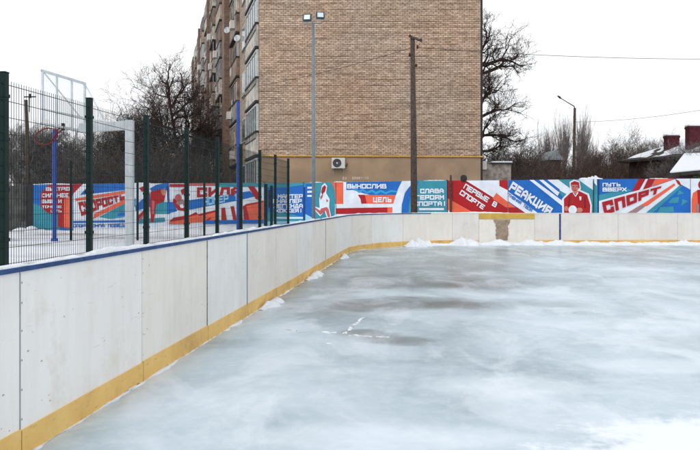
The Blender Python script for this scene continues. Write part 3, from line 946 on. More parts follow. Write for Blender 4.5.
WP = {}
def wnode(u, vt): 
    Y = F*1.0/(HOR-vt); return Vector(((u-350)/F*Y, Y, 0))
nodes = [(33, 184.4), (129, 183.5), (303.6, 182.9), (336, 182.2), (412, 180.9), (508, 180.2), (598, 179.1), (760, 178.2)]
nodes = [(u, wnode(u, v)) for u, v in nodes]
def seg_for(u):
    for (u0, p0), (u1, p1) in zip(nodes[:-1], nodes[1:]):
        if u0 <= u <= u1: return p0, p1
    return nodes[-2][1], nodes[-1][1]
def wall_base(u):
    p0, p1 = seg_for(u)
    k = (u-350)/F                       # x = k*y on the sight line
    d = p1-p0
    t_ = (k*p0.y - p0.x)/(d.x - k*d.y)
    return p0 + d*t_
TOPZ = 2.65
def clip(poly, x0, x1, z0, z1):
    for ax, lim, sgn in ((0, x0, 1), (0, x1, -1), (1, z0, 1), (1, z1, -1)):
        out = []
        for i in range(len(poly)):
            a, c = poly[i-1], poly[i]
            ia, ic = (a[ax]-lim)*sgn >= 0, (c[ax]-lim)*sgn >= 0
            if ia != ic:
                t_ = (lim-a[ax])/(c[ax]-a[ax]); out.append(tuple(a[k]+(c[k]-a[k])*t_ for k in (0, 1)))
            if ic: out.append(c)
        poly = out
        if len(poly) < 3: return []
    return poly

mural = empty('mural_fence', (2, 33, 0), 'long concrete fence painted with bright red, white and blue sports murals', 'fence')
def panel(u0, u1, base, items, label, back_post=None, seed=0):
    um = (u0+u1)/2
    p0, p1 = seg_for(um)
    A = wall_base(u0+1e-3) if seg_for(u0+1e-3) == (p0, p1) else p0
    B = wall_base(u1-1e-3)
    d = (B-A); L = d.length; d.normalize(); n = Vector((d.y, -d.x, 0))
    if n.y > 0: n = -n
    gap = 0.012
    mb = MB()
    mb.obox(A, d, n, (0,0,1), (gap, -.10, 0), (L-gap, 0, TOPZ), PM[base])
    def loc(u, v):
        k = (u-350)/F
        dd = d; t_ = (k*A.y - A.x)/(dd.x - k*dd.y)
        Y = A.y + dd.y*t_
        return (t_, EYE - (v-HOR)/F*Y)
    layer = [0]
    def put(poly, mat, off):
        poly = clip(poly, gap+.003, L-gap-.003, 0.01, TOPZ-.003)
        if len(poly) < 3: return
        vs = [A + d*q[0] + n*off + Vector((0,0,q[1])) for q in poly]
        ar = sum(poly[i-1][0]*poly[i][1]-poly[i][0]*poly[i-1][1] for i in range(len(poly)))
        idx = tuple(range(len(vs)))
        mb.add(vs, [idx if ar > 0 else idx[::-1]], PM[mat])
    for it in items:
        layer[0] += 1; off = 0.004*layer[0]**0.0*1 + 0.0022*layer[0]
        if it[0] == 'p':
            put([loc(u, v) for u, v in it[2]], it[1], off)
        elif it[0] == 'e':        # ellipse
            _, c, (cu, cv, ru, rv) = it
            put([loc(cu+ru*math.cos(a), cv-rv*math.sin(a)) for a in np.linspace(0, 2*math.pi, 19)[:-1]], c, off)
        elif it[0] == 't':        # lettering in a quad: TL TR BR BL
            _, c, txt, q, th_ = it[:5]
            TL, TR, BR, BL = [loc(*z) for z in q]
            nch = len(txt)
            def bl(x, y):
                top = (TL[0]+(TR[0]-TL[0])*x, TL[1]+(TR[1]-TL[1])*x); bot = (BL[0]+(BR[0]-BL[0])*x, BL[1]+(BR[1]-BL[1])*x)
                return (bot[0]+(top[0]-bot[0])*y, bot[1]+(top[1]-bot[1])*y)
            cell = 1.0/nch; k = 0
            for ci, ch in enumerate(txt):
                if ch == ' ': continue
                for (x0, y0, x1, y1) in G[ch]:
                    dx, dy = x1-x0, y1-y0; l_ = math.hypot(dx, dy); dx /= l_; dy /= l_
                    h = th_*.56
                    # a stroke with square ends in cell units (cell inset)
                    pts = []
                    for sx, sy in ((-1,-1),(1,-1),(1,1),(-1,1)):
                        ex_ = (x0 if sx < 0 else x1) + dx*h*sx - dy*h*sy
                        ey_ = (y0 if sx < 0 else y1) + dy*h*sx + dx*h*sy
                        gx = ci*cell + cell*(0.05+th_*.36+ex_*(0.90-th_*.72)); gy = h*.7 + ey_*(1-h*1.4)
                        pts.append(bl(gx, gy))
                    put(pts, c, off + 0.0003*k); k += 1
    o = mb.build('mural_panel', None, mural)
    if label: o['label'] = label
    return o

P = 'p'
panel(33, 73, 'blue', [
  (P,'teal',[(33,203),(48,209),(60,216),(60,232),(33,232)]),
  (P,'red',[(41,193),(47,186.5),(50,184),(82,184),(80,187),(73.5,196),(64,199),(64,227),(58,227),(58,214),(48,213),(41,207)]),
  (P,'orange',[(64,199),(71,196),(71,228),(64,228)]), (P,'white',[(71,197),(74,195),(74,229),(71,229)]),
  (P,'white',[(33,184),(82,184),(82,184.8),(33,184.8)]),
  ('t','white','БЫСТРЕЕ',[(46,187.4),(73,187),(73,190.6),(46,190.8)],.26), ('t','white','СИЛЬНЕЕ',[(42,193.6),(69,193.2),(69,197.3),(42,197.4)],.28),
  ('t','white','ВЫШЕ И',[(42,199.6),(62,199.4),(62,203),(42,203.2)],.28), ('t','white','ТОЧНЕЕ',[(42,205.6),(62,205.6),(62,208),(42,208)],.25),
  ('t','white','ЦЕЛЬ',[(51,209.8),(62,209.8),(62,212.3),(51,212.3)],.25)],
  'blue, teal and red mural panel with small white lines of text at the far left')
panel(73, 129, 'white', [
  (P,'red',[(72,184),(83,184),(73,194),(72,194)]), (P,'blue',[(80,195),(91,183),(130,183),(130,189.5)]), (P,'lblue',[(84,197),(130,189.5),(130,190.5),(80,199)]),
  (P,'orange',[(75,198.5),(130,190),(130,193),(76,201)]), (P,'orange',[(94.5,213.7),(130,197),(130,201),(93,219)]),
  (P,'teal',[(99,217),(130,201),(130,216),(110,219)]), (P,'lblue',[(112,219),(130,212),(130,216),(100,221)]),
  (P,'blue',[(72,221),(130,220),(130,222.3),(72,223)]), (P,'blue',[(118,213.5),(130,212),(130,215),(118,216)]),
  ('t','red','СКОРОСТЬ',[(78,202.5),(125,194),(125,199.2),(81.5,216)],.34), ('t','blue','СПОРТ СИЛА ПОБЕДА',[(73,224.3),(128,223.8),(128,227),(73,227.3)],.25)],
  'white mural panel with a red tapering word and orange, teal and blue wedges')
panel(129, 188, 'white', [
  (P,'blue',[(135,206),(145,197),(150,194),(150,207),(136,211)]), (P,'red',[(139,188),(144,186),(147,190),(142,192)]), (P,'lblue',[(129,203),(136,198),(136,206),(129,210)]),
  (P,'blue',[(150,188.5),(156,185),(169,182),(169,190),(152,192.5)]), (P,'teal',[(156,202),(169,202),(170,214),(153,214)]), (P,'blue',[(167,202),(175,202),(177,211),(167,214)]),
  (P,'teal',[(137,219),(165,217.5),(165,222),(137,224)]), (P,'navy',[(166.5,186),(169,186),(169.5,203),(168,203)]),
  (P,'red',[(150.5,192),(160,189),(165.5,195),(164,202),(157,204),(155.5,209),(154,222),(151,222),(150,205)]),
  ('e','skin',(163.7,191.3,2.4,4.2)), (P,'blue',[(160.5,188),(164,185.5),(167,187.5),(163,189.5)]), (P,'rose',[(152,200),(155,201),(154.5,214),(152,214)]),
  (P,'red',[(145,209),(149,210),(140.5,220),(137,222),(137,217)]), (P,'rose',[(144,214),(146,214),(140,220.5),(139,219)]),
  (P,'red',[(169.7,184),(187,184),(185,187),(169.7,187)]), (P,'red',[(174,198),(177,201),(182,207),(187,208),(187,211.5),(178,210),(173,202)]),
  ('e','rose',(178.5,198,3.2,4)), (P,'red',[(181,190),(185,188),(187,192),(182,195)]), (P,'grey',[(176,203),(183,199),(186,205),(180,206)]),
  (P,'white',[(180,205),(183,204),(184,208),(181,208)]), (P,'orange',[(173,218),(187,215),(187,224),(169,224)]), (P,'red',[(169,222),(174,217.5),(190,215.5),(190,218),(176,221)])],
  'mural panel with two painted hockey players in red on white and teal')
panel(188, 264, 'white', [
  (P,'rose',[(188,183),(218,183),(218,186),(188,186)]), (P,'teal',[(218,182),(264,182),(264,187),(218,187)]), (P,'red',[(188,216),(196,212),(198,214),(188,220)]),
  (P,'blue',[(188,200.5),(250,191),(255,196.5),(238,200.5),(188,210)]),
  ('t','red','СИЛА',[(196.5,187.4),(242,187),(242,195),(196.5,197.5)],.36), ('t','cyan','НОМЕР 1',[(203,198.3),(239,193),(239,199.5),(203,206)],.26),
  (P,'orange',[(188,217),(217,210),(219.5,221),(188,223)]), (P,'red',[(197,214.5),(218,209.5),(218,211.5),(200,216)]), (P,'red',[(206,220),(211,217),(211,219),(208,221)]),
  (P,'red',[(221.5,208),(225,207.5),(227,221),(221.5,221)]), (P,'red',[(230.5,206.5),(234,206),(237,221),(233.5,221)]), (P,'red',[(243,206),(247,204.5),(250,221),(244,221)]),
  (P,'orange',[(246,204),(264,201),(264,221),(250,221)]), (P,'red',[(245,204.6),(264,200.6),(264,202.2),(246,206)]), (P,'red',[(248,186.3),(254,186.3),(261,196),(261,201),(256,199)]),
  (P,'blue',[(203,220.5),(264,219.5),(264,223.5),(203,224)])],
  'white mural panel with a red word, blue band and orange triangles seen through the mesh')
panel(264, 303.6, 'blue', [
  (P,'teal',[(264,182),(304,182),(304,185),(284,187.5),(264,187.5)]), (P,'teal',[(264,212),(290,214),(304,217),(304,224),(264,224)]), (P,'white',[(276,217),(303,217),(303,218.8),(276,218.8)]), (P,'cyan',[(264,221.5),(304,221),(304,226),(264,226)]),
  ('t','white','МАСТЕР',[(277.5,194.4),(303,194.2),(303,198.4),(277.5,198.6)],.28), ('t','white','СНАЙПЕР',[(273,199.2),(302,199),(302,203),(273,203.2)],.28),
  ('t','white','ЛЕГЕНДА',[(273.5,204),(303.2,203.8),(303.2,208),(273.5,208.2)],.28), ('t','white','ХОККЕЯ!',[(275.5,208.8),(303,208.6),(303,212.4),(275.5,212.8)],.28)],
  'blue mural panel with four lines of white capitals')
panel(303.6, 336, 'teal', [
  (P,'navy',[(303.6,187),(305.5,187),(305.5,224),(303.6,224)]), (P,'blue',[(305.5,184),(313,184),(313,224),(305.5,218)]), (P,'cyan',[(305.5,214),(313,218),(313,224),(305.5,224)]),
  (P,'white',[(307.5,186.8),(312,186.6),(312,188.6),(307.5,188.8)]), (P,'white',[(307.5,190.8),(312,190.6),(312,192.8),(307.5,193)]), (P,'white',[(307.5,195),(312,195),(312,196.8),(307.5,196.8)]),
  (P,'orange',[(331,181),(337,181),(337,204),(336,204),(335,190),(333,185)]), (P,'white',[(335.2,204),(337,204),(337,224),(335.2,224)]),
  (P,'white',[(322,186),(325,183),(327.5,186),(326.5,193),(330,199),(329.5,207),(332,219),(327.5,219),(325,211),(320.5,216.5),(314,209),(315.5,206.5),(320,208),(319.5,199),(321,193)]),
  (P,'white',[(320.5,193.5),(324,192),(327,194),(329,199),(328.6,207),(321,208.5),(320,200)]),
  (P,'red',[(322.5,187.5),(325,185),(326.5,187),(325.5,191.5),(322.5,194.5),(321.5,192)]), (P,'rose',[(320.5,197),(323.5,193.5),(323,197),(321,200)]),
  (P,'rose',[(321.5,208.5),(327,207),(329,209),(331,219),(329,219),(326,210.5),(320.8,214.8),(315,209),(315.6,207.6),(320.5,210.6)]), (P,'rose',[(326.5,199),(328.8,200.5),(327,202.5)])],
  'teal mural panel with a painted running athlete in white')
panel(336, 412, 'white', [
  (P,'orange',[(336,181),(343.3,181),(343.3,204),(336,204)]), 
  (P,'blue',[(346.4,181),(402,181),(398.5,188),(396,195),(370,195),(361,192.5),(353,190),(346.4,190)]),
  (P,'lblue',[(352,189.6),(356,188.2),(359,190.6),(363,188.6),(367,191.8),(372,189.4),(376,192),(381,189.8),(386,192.2),(391,190),(397.6,191),(397,192.4),(391,192),(386,194.3),(381,192),(376,194.3),(372,191.8),(367,194),(363,191),(359,193),(356,190.6)]),
  (P,'red',[(358,194.8),(365,194.8),(367,203.6),(361.4,203.6),(360.6,199)]), (P,'orange',[(365,195),(395.8,195),(393.3,203.6),(367,203.6)]),
  (P,'red',[(336.4,208.3),(387.7,207.4),(387.7,213.7),(336.4,214)]), (P,'orange',[(387.7,207.4),(392.4,207.2),(392.4,213.6),(387.7,213.7)]),
  (P,'teal',[(412.5,186),(412.5,226),(401,226),(402,204)]), (P,'blue',[(412.5,184),(409,187.5),(405,193),(402.5,203),(401.6,216),(408.5,216),(409.5,203),(412.5,192)]),
  ('t','white','ВЫНОСЛИВ',[(347.2,184),(387,184),(387,188.5),(347.2,188.5)],.28), ('t','white','ЦЕЛЬ',[(373.2,197.2),(392,197.2),(392,202.3),(373.2,202.3)],.30)],
  'white mural panel with a blue banner, orange strip and dark red bar')
panel(412, 447.3, 'teal', [
  (P,'blue',[(412,183),(414.5,181),(418.5,181),(414.5,195),(413.5,216),(412,216)]),
  ('t','white','СЛАВА',[(420,188.8),(444,188.6),(444,193.2),(420,193.4)],.30), ('t','white','ГЕРОЯМ',[(415,195.2),(444.4,195),(444.4,199.6),(415,199.8)],.30), ('t','white','СПОРТА!',[(414,201.5),(447,201.3),(447,205.9),(414,206)],.30),
  (P,'white',[(419,208),(444,208),(444,210.2),(419,210.2)]), (P,'cyan',[(417,212),(444,212),(444,216),(417,216)])],
  'teal mural panel with three lines of white capitals above two white lines')
panel(447.3, 508, 'red', [
  (P,'dark',[(447.3,180),(448,180),(448,220),(447.3,220)]),
  (P,'white',[(465,180),(499.4,180),(499.4,187),(494,198)]), (P,'orange',[(447.8,198.4),(474,212.9),(478,216),(447.8,216)]), (P,'white',[(448,210),(452,213),(448,213)]),
  (P,'white',[(498,183),(499.4,183),(509,191),(509,203),(496.5,193)]), (P,'orange',[(496.4,193),(509,202.8),(509,207.4),(506,207.4),(492.4,198.8)]), (P,'red',[(499.4,180),(508.2,180),(508.2,190.5),(499.4,186)]),
  ('t','white','ПЕРВЫЕ В',[(465.6,183.4),(498,203.2),(495.6,207.6),(463,188)],.27), ('t','white','СПОРТЕ',[(461.6,189.6),(485.6,205.8),(483,209.8),(459,193.8)],.27)],
  'dark red mural panel with slanting white lettering and a white wedge')
panel(508, 598, 'blue', [
  (P,'white',[(508,191.5),(542,216),(530,216),(508,201)]), (P,'orange',[(508,202),(515.5,207.4),(508,207.4)]), (P,'red',[(508,207.4),(517,207.4),(530,216),(508,216)]),
  (P,'teal',[(548,178),(599,178),(599,216),(566,216),(566,202),(562,196)]),
  (P,'white',[(576,178),(593,178),(593,190),(590,188)]), (P,'white',[(545,178),(556,178),(575,192),(563,203),(563,216),(568,216),(568,195),(552,186)]),
  (P,'blue',[(541.5,178),(545,178),(560,189.6),(558.5,192)]),
  (P,'white',[(527,178),(532.6,179),(563.6,201.6),(563.6,207)]), (P,'white',[(537,178),(541,178),(559.6,192.6),(557.6,196)]), 
  ('t','white','РЕАКЦИЯ',[(512.8,181.2),(553.6,208.6),(549.4,215.4),(508.4,189.4)],.32), ('t','blue','СПОРТИВНАЯ ТВОЯ',[(500.8,187.4),(533,209.6),(531.4,212),(499.2,190)],.26),
  (P,'white',[(562,199),(569,191.5),(570,188),(569.5,182),(574,179.6),(579.5,181),(581,188),(580.5,190),(589,193.6),(592,205),(591.5,216),(562.4,216)]),
  (P,'red',[(564,199),(570.5,192.8),(579.6,191.2),(587.3,195),(590.4,205),(590,216),(564.2,216)]), ('e','skin',(575,187.5,3.6,4.6)), (P,'red',[(571,187),(570.8,183),(574.5,181),(579,182.4),(579.8,187.6),(578.6,189),(578,185),(572,184.6)]),
  (P,'rose',[(572,188),(574,187.6),(574,191),(572.6,190.4)]), (P,'skin',[(573,192),(578.4,191),(576,194.6)]), (P,'dark',[(572.6,186.4),(574.4,186.2),(574.4,186.9),(572.6,187)]), (P,'dark',[(576,186.2),(577.8,186.4),(577.8,187),(576,186.9)]), (P,'red',[(574,190),(576.6,190),(576.4,190.7),(574.2,190.7)]), (P,'rose',[(574.8,187),(575.6,187),(576,189.3),(574.8,189.3)]), ('e','skin',(566.5,208.6,2,2.6)), ('e','skin',(579.5,210,3.4,2.4)), (P,'dark',[(569.5,196),(570.1,196),(569,206),(568.2,206)]), (P,'dark',[(584.6,197),(585.2,197),(585.6,208),(584.8,208)]), (P,'white',[(573.5,192.4),(575.6,195.6),(577.8,192),(578.6,192.6),(575.8,197),(572.9,193)]), ('e','white',(572.8,209.8,4.2,4.4)), (P,'white',[(579.3,196.4),(581.6,196.6),(581.4,200),(580,200.4)]),
  (P,'dark',[(593.2,181),(594.2,181),(594.2,213),(593.2,213)]), (P,'white',[(594.4,179),(597,179),(597,186),(594.4,183)])],
  'blue mural panel with slanting white word and painted man in red shirt holding a ball')
panel(598, 690.5, 'blue', [
  (P,'navy',[(598,179),(599.6,179),(599.6,216),(598,216)]), (P,'teal',[(599,195),(626,188.4),(632,190.6),(599,201)]),
  (P,'white',[(599,201),(640,189.5),(655,186),(674,179.6),(680,178),(691,178),(691,191),(680,185),(645,216),(599,218)]),
  (P,'red',[(638.7,178.6),(645.8,178.6),(638.9,190),(631.7,192)]), (P,'red',[(648,178.6),(655,178.6),(649.7,187.6),(642.7,189.6)]), (P,'orange',[(655.4,178.4),(676,178.4),(651,187)]), (P,'white',[(645.8,178.6),(648,178.6),(642.7,189.6),(639.2,190.2)]),
  (P,'grey',[(622,216),(645,202.4),(647,205),(632,216)]), (P,'orange',[(641,205),(674,183.4),(675.4,185.2),(647,206)]),
  (P,'blue',[(681,184.6),(691,190),(691,217),(642,217),(648,211)]), (P,'teal',[(681,184.6),(682,186.4),(648,217),(641,217)]),
  (P,'teal',[(679,190),(684,193.4),(677,195)]), (P,'teal',[(672,198),(679,197),(678,203),(668,203)]), (P,'teal',[(660,207),(673,206.4),(674,212),(657,213)]), (P,'teal',[(682,199),(688,201),(681,206)]),
  (P,'red',[(675,179),(679,181),(681.6,186.4),(677.6,184)]),
  ('t','white','ПУТЬ',[(602.2,183),(620.4,182.8),(620.4,186.4),(602.2,186.6)],.28), ('t','white','ВВЕРХ',[(602.2,187.6),(626.6,187.4),(626.6,191.4),(602.2,191.6)],.28),
  ('t','red','СПОРТ',[(601,202.4),(662,185.8),(660,192.2),(604,216)],.40)],
  'bright mural panel with big red slanting word on a white wedge over blue')
panel(690.5, 759, 'white', [
  (P,'orange',[(691.6,199),(693,193),(697,190.4),(712,189.4),(718,199),(718,216),(691.6,216)]), (P,'red',[(697,190),(705,189),(707,216),(699,216)]), ('e','red',(702.5,184.8,4.4,4.8)), (P,'blue',[(720,178),(760,178),(760,216),(735,216)]), (P,'grey',[(696,204),(699,204),(699,216),(696,216)])],
  'white mural panel with a painted figure in orange and red at the right edge')
# posts and coping
for u in (33, 129, 264, 303.6, 447.3, 593.6*0+598, 690.5):
    q = wall_base(min(u+.01, 759)); mb = MB(); d_ = 0.055 if u != 33 else .16
    x_ = q.x - (0.17 if u == 33 else 0)
    mb.box((x_-d_, q.y+.02 if u == 33 else q.y-.0-.0+.101, 0), (x_+d_, q.y+.26, TOPZ+(.03 if u != 33 else .0)))
    mb.build('fence_post', M['dark'], mural)
cs = MB(); rs = random.Random(6)
for (ua, ub, h) in ((580, 597, .10), (597, 603, .05), (590, 600, .16), (424, 446, .035), (334, 344, .04), (650, 668, .035), (310, 322, .04), (130, 150, .05), (33, 70, .05)):
    a = wall_base(ua); c = wall_base(ub-.01); k = 10
    for i in range(k):
        t0, t1 = i/k, (i+1)/k
        p = a.lerp(c, t0); q = a.lerp(c, t1); hh = h*(.4+.6*math.sin(math.pi*(t0+.05)))*rs.uniform(.6, 1.1)
        cs.add([(p.x,p.y+.0,TOPZ+.001),(q.x,q.y+.0,TOPZ+.001),(q.x,q.y+.10,TOPZ+.001),(p.x,p.y+.1,TOPZ+.001),(p.x,p.y+.03,TOPZ+hh),(q.x,q.y+.03,TOPZ+hh),(q.x,q.y+.08,TOPZ+hh),(p.x,p.y+.08,TOPZ+hh)],
               [(4,5,6,7),(0,1,5,4),(1,2,6,5),(2,3,7,6),(3,0,4,7)])
o = cs.build('snow_dusting', M['snow'], None); tag(o, 'small caps of snow lying on top of the mural fence', None, None, 'stuff')

# two dark post tops that stand behind the red panel
mb = MB(); q = px(463.8, 0, 33.6); zc = px(0, 178.2, 33.6).z
mb.tube([(q.x,33.6,0),(q.x,33.6,zc-.16)], .035, 8)
mb.tube([(q.x,33.6,zc+z_) for z_ in (-.17,-.14,-.05,.06,.13,.155)], [.10,.145,.155,.15,.11,.05], 12)
base_thing(mb, 'post', M['dark'], 'dark post with a thick round black cap behind the red mural panel', 'post', loc=(q.x,33.6,0), smooth=True)
mb = MB(); q = px(450.8, 0, 33.6); zc = px(0, 175, 33.6).z
mb.tube([(q.x,33.6,0),(q.x,33.6,zc-.03),(q.x,33.6,zc)], [.05,.05,.03], 8)
base_thing(mb, 'post', M['wood_pole'], 'thin dark post rising just above the left end of the red mural panel', 'post', loc=(q.x,33.6,0))

# snow bank before the left murals
path, ws, hs_ = [], [], []
for i in range(150):
    u = 36 + (262-36)*i/149; q = wall_base(u)
    path.append((q + Vector((0,-.06,0)), Vector((0,-1,0)))); hs_.append(.10 + .30*min(1, max(0, (u-75)/90))); ws.append(1.6)
mb = snow_ridge('b', path, ws, hs_, 31, z0=0.0, rough=.15)
o = mb.build('snow_drift', M['snow'], None, smooth=True); tag(o, 'low drift of snow along the foot of the painted fence beyond the court', None, None, 'stuff')

# old grey plank fence left of the mural
of = empty('plank_fence', (px(10,0,41.3).x, 41.3, 0), 'dull grey plank fence beyond the court left of the mural', 'fence')
mb = MB(); x_ = px(27, 0, 41.3).x; rs = random.Random(2)
while x_ > px(-60, 0, 41.3).x:
    mb.box((x_-.14, 41.3, 0), (x_-.01, 41.33, 2.55+rs.uniform(-.06,.06))); x_ -= .15
mb.build('planks', M['old_fence'], of)
for u in (26, -10, -46): q = px(u,0,41.3); MB().box((q.x-.05,41.335,0),(q.x+.05,41.43,2.6)).build('fence_post', M['dark'], of)
hm = MB(); c_ = px(27, 0, 40.2)
for (dx, r_, h_) in ((-.35,.5,.22),(.25,.42,.32),(.8,.3,.15)):
    k0 = len(hm.v)
    hm.tube([(c_.x+dx, 40.2, z_) for z_ in (0, h_*.5, h_*.85, h_)], [r_, r_*.8, r_*.45, r_*.05], 12)
base_thing(hm, 'snow_heap', M['snow'], 'snow heap at the dark end post of the painted fence', 'snow heap', smooth=True)

# ------------------------------------------------------------------ apartment block
CX, CY = -5.03, 40.0
BX1 = 7.25
BH = 22.6; PL = 4.12
LEN = 67.0
fd = Vector((-.268, 1, 0)); 
def fac(t_, out=0.0, z=0.0):
    nn = Vector((-1, -.268, 0)).normalized()
    return Vector((CX, CY, z)) + fd*t_ + nn*out
blk = empty('apartment_block', (CX, CY, 0), 'tall brick apartment block with blank gable and rows of balconies down its side', 'building')
wl = MB()
c0, c1, c2, c3 = fac(0), Vector((BX1, CY, 0)), Vector((BX1, CY, 0))+fd*LEN, fac(LEN)
Z = Vector((0,0,1))
def wallq(mb, a, c, z0, z1, mat): mb.add([a+Z*z0, c+Z*z0, c+Z*z1, a+Z*z1], [(0,1,2,3)], mat)
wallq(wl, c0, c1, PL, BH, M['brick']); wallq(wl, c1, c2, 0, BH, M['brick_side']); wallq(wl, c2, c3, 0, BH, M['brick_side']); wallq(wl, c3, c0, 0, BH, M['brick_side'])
wl.build('wall', None, blk)
pl = MB(); pl.box((CX+.02, CY-.05, 0), (BX1-.0, CY-.003, PL-.03)); pl.build('plinth', M['plinth'], blk)
rf = MB()
a_, b_, cc_, d_ = fac(-.0, .35), Vector((BX1+.3, CY, 0)), Vector((BX1+.3, CY, 0))+fd*LEN, fac(LEN, .35)
a_.y -= .3; b_.y -= .3
rf.add([a_+Z*BH, b_+Z*BH, cc_+Z*BH, d_+Z*BH, a_+Z*(BH+.35), b_+Z*(BH+.35), cc_+Z*(BH+.35), d_+Z*(BH+.35)], [(0,3,2,1),(4,5,6,7),(0,1,5,4),(1,2,6,5),(2,3,7,6),(3,0,4,7)])
rfo = rf.build('roof', M['concrete'], blk)
for i, t_ in enumerate((14, 30, 47, 60)):
    mb = MB(); q = fac(t_, -4); mb.box((q.x-1, q.y-1.5, BH+.35), (q.x+1, q.y+1.5, BH+1.9)); sub(mb, 'roof_vent', M['brick_side'], rfo)
gp = MB(); zp = px(0, 156.2, CY-.12).z
gp.tube([(CX+.05, CY-.10, zp+.02), (1, CY-.10, zp), (BX1+.15, CY-.10, zp-.03)], .042, 8)
for k in range(9):
    x_ = CX+.5+k*1.45; gp.box((x_-.02, CY-.1, zp-.09), (x_+.02, CY+.0, zp+.0))
gp.build('gas_pipe', M['yellow_pipe'], blk, smooth=False)
# a strip of pale flashing above the plinth and a drainpipe on the right corner
MB().box((CX+.03, CY-.03, PL-.02), (BX1-.01, CY-.004, PL+.05)).build('plinth_ledge', M['plinth'], blk)
dp = MB(); dp.tube([(BX1+.07, CY+.05, .3), (BX1+.07, CY+.05, BH)], .06, 8); dp.build('drainpipe', M['dark'], blk)

SILL = [2.56+3.03*k for k in range(7)]
stacks = [(0.25, 5.0, .16), (9.6, 14.3, .22), (18.3, 22.5, .6), (25.5, 29.7, .6), (33.0, 37.2, .6), (40.5, 44.7, .62), (48.0, 52.2, .6), (55.5, 59.7, .6), (62.5, 66.6, .6)]
rb = random.Random(11)
fn = Vector((-1, -.268, 0)).normalized(); fdn = fd.normalized()
pm_ = ['panel_pale', 'panel_grey', 'panel_beige', 'panel_brown', 'panel_grey', 'panel_beige']
for si, (t0, t1, pr) in enumerate(stacks):
    L = (fd*(t1-t0)).length
    o3 = fac(t0)
    for k, zs in enumerate(SILL):
        mat = M['panel_pale'] if si == 0 else M[pm_[rb.randrange(len(pm_))]]
        mb = MB()
        # parapet (three sides), slab
        mb.obox(o3, fdn, fn, Z, (0, .01, zs-1.42), (L, pr+.06, zs-1.28), M['dark'])
        mb.obox(o3, fdn, fn, Z, (0.02, .012, zs-1.28), (L-.02, pr, zs-.06), mat)
        mb.obox(o3, fdn, fn, Z, (-.02, .01, zs-.06), (L+.02, pr+.05, zs+.05), M['dark'])
        if si:
            # odd sheets of cladding, boxes and boards put up by each flat
            for q in range(rb.randrange(1, 4)):
                xa = rb.uniform(.05, L-1.2); xb = xa + rb.uniform(.5, 1.1)
                mb.obox(o3, fdn, fn, Z, (xa, pr, zs-rb.uniform(.7, 1.25)), (xb, pr+.02+.03*q, zs-.07+rb.choice((0, 0, .5, 1.0))), M[pm_[rb.randrange(len(pm_))]])
            if rb.random() < .3:
                xa = rb.uniform(.2, L-1.2); mb.obox(o3, fdn, fn, Z, (xa, pr+.06, zs-.95), (xa+.75, pr+.36, zs-.4), M['ac_white'])
        if si == 0:      # dark handrail over the panel
            for q in range(9): mb.obox(o3, fdn, fn, Z, (q*L/8-.015 if q else 0, pr, zs-.36), (q*L/8+.015, pr+.03, zs-.06), M['dark'])
            mb.obox(o3, fdn, fn, Z, (0, pr, zs-.40), (L, pr+.035, zs-.36), M['dark'])
        bo = mb.build('balcony', None, blk)
        if rb.random() < .7 or si == 0:
            gz = MB()
            gz.obox(o3, fdn, fn, Z, (.05, .012, zs+.05), (L-.05, pr-.05, zs+1.45), M['glass'])
            nb = 5
            fm = M['frame'] if si == 0 else M[('frame', 'panel_grey', 'panel_brown', 'panel_beige')[rb.randrange(4)]]
            for q in range(nb+1):
                x_ = .05+(L-.1)*q/nb
                gz.obox(o3, fdn, fn, Z, (x_-.04, .012, zs+.05), (x_+.04, pr-.02, zs+1.5), fm)
            gz.obox(o3, fdn, fn, Z, (0.0, .012, zs+1.45), (L, pr-.01, zs+1.56), fm)
            if si == 0: gz.obox(o3, fdn, fn, Z, (-.06, .012, zs+.05), (.012, pr-.01, zs+1.5), M['frame'])
            sub(gz, 'glazing', None, bo)
        else:
            gz = MB()
            gz.obox(o3, fdn, fn, Z, (.4, .004, zs-.8), (L-.4, .03, zs+1.2), M['glass'])
            for x_ in (.02, L-.02): gz.obox(o3, fdn, fn, Z, (x_-.03, pr-.06, zs+.05), (x_+.03, pr, zs+1.5), M['concrete'])
            sub(gz, 'glazing', None, bo)
for t0 in (6.2, 23.4, 30.6, 38.1, 45.6, 53.1, 60.4):
    o3 = fac(t0)
    for zs in SILL:
        mb = MB()
        mb.obox(o3, fdn, fn, Z, (-.05, .004, zs-.06), (1.65, .05, zs+1.5), M['frame'])
        mb.obox(o3, fdn, fn, Z, (-.1, .004, zs-.10), (1.7, .12, zs-.062), M['concrete'])
        wo_ = mb.build('window', None, blk)
        gz = MB()
        gz.obox(o3, fdn, fn, Z, (.02, .051, zs), (.78, .055, zs+1.42)); gz.obox(o3, fdn, fn, Z, (.84, .051, zs), (1.58, .055, zs+1.42))
        sub(gz, 'pane', M['glass'], wo_)
# dark brick pier, stair shafts
for (t0, t1, pr) in ((15.0, 16.9, .55), (38.0*0+31.9, 32.5, .7), (47.0, 47.6, .7)):
    o3 = fac(t0); L = (fd*(t1-t0)).length
    MB().obox(o3, fdn, fn, Z, (0, .004, 0), (L, pr, BH-.02)).build('pier', M['pier'], blk)

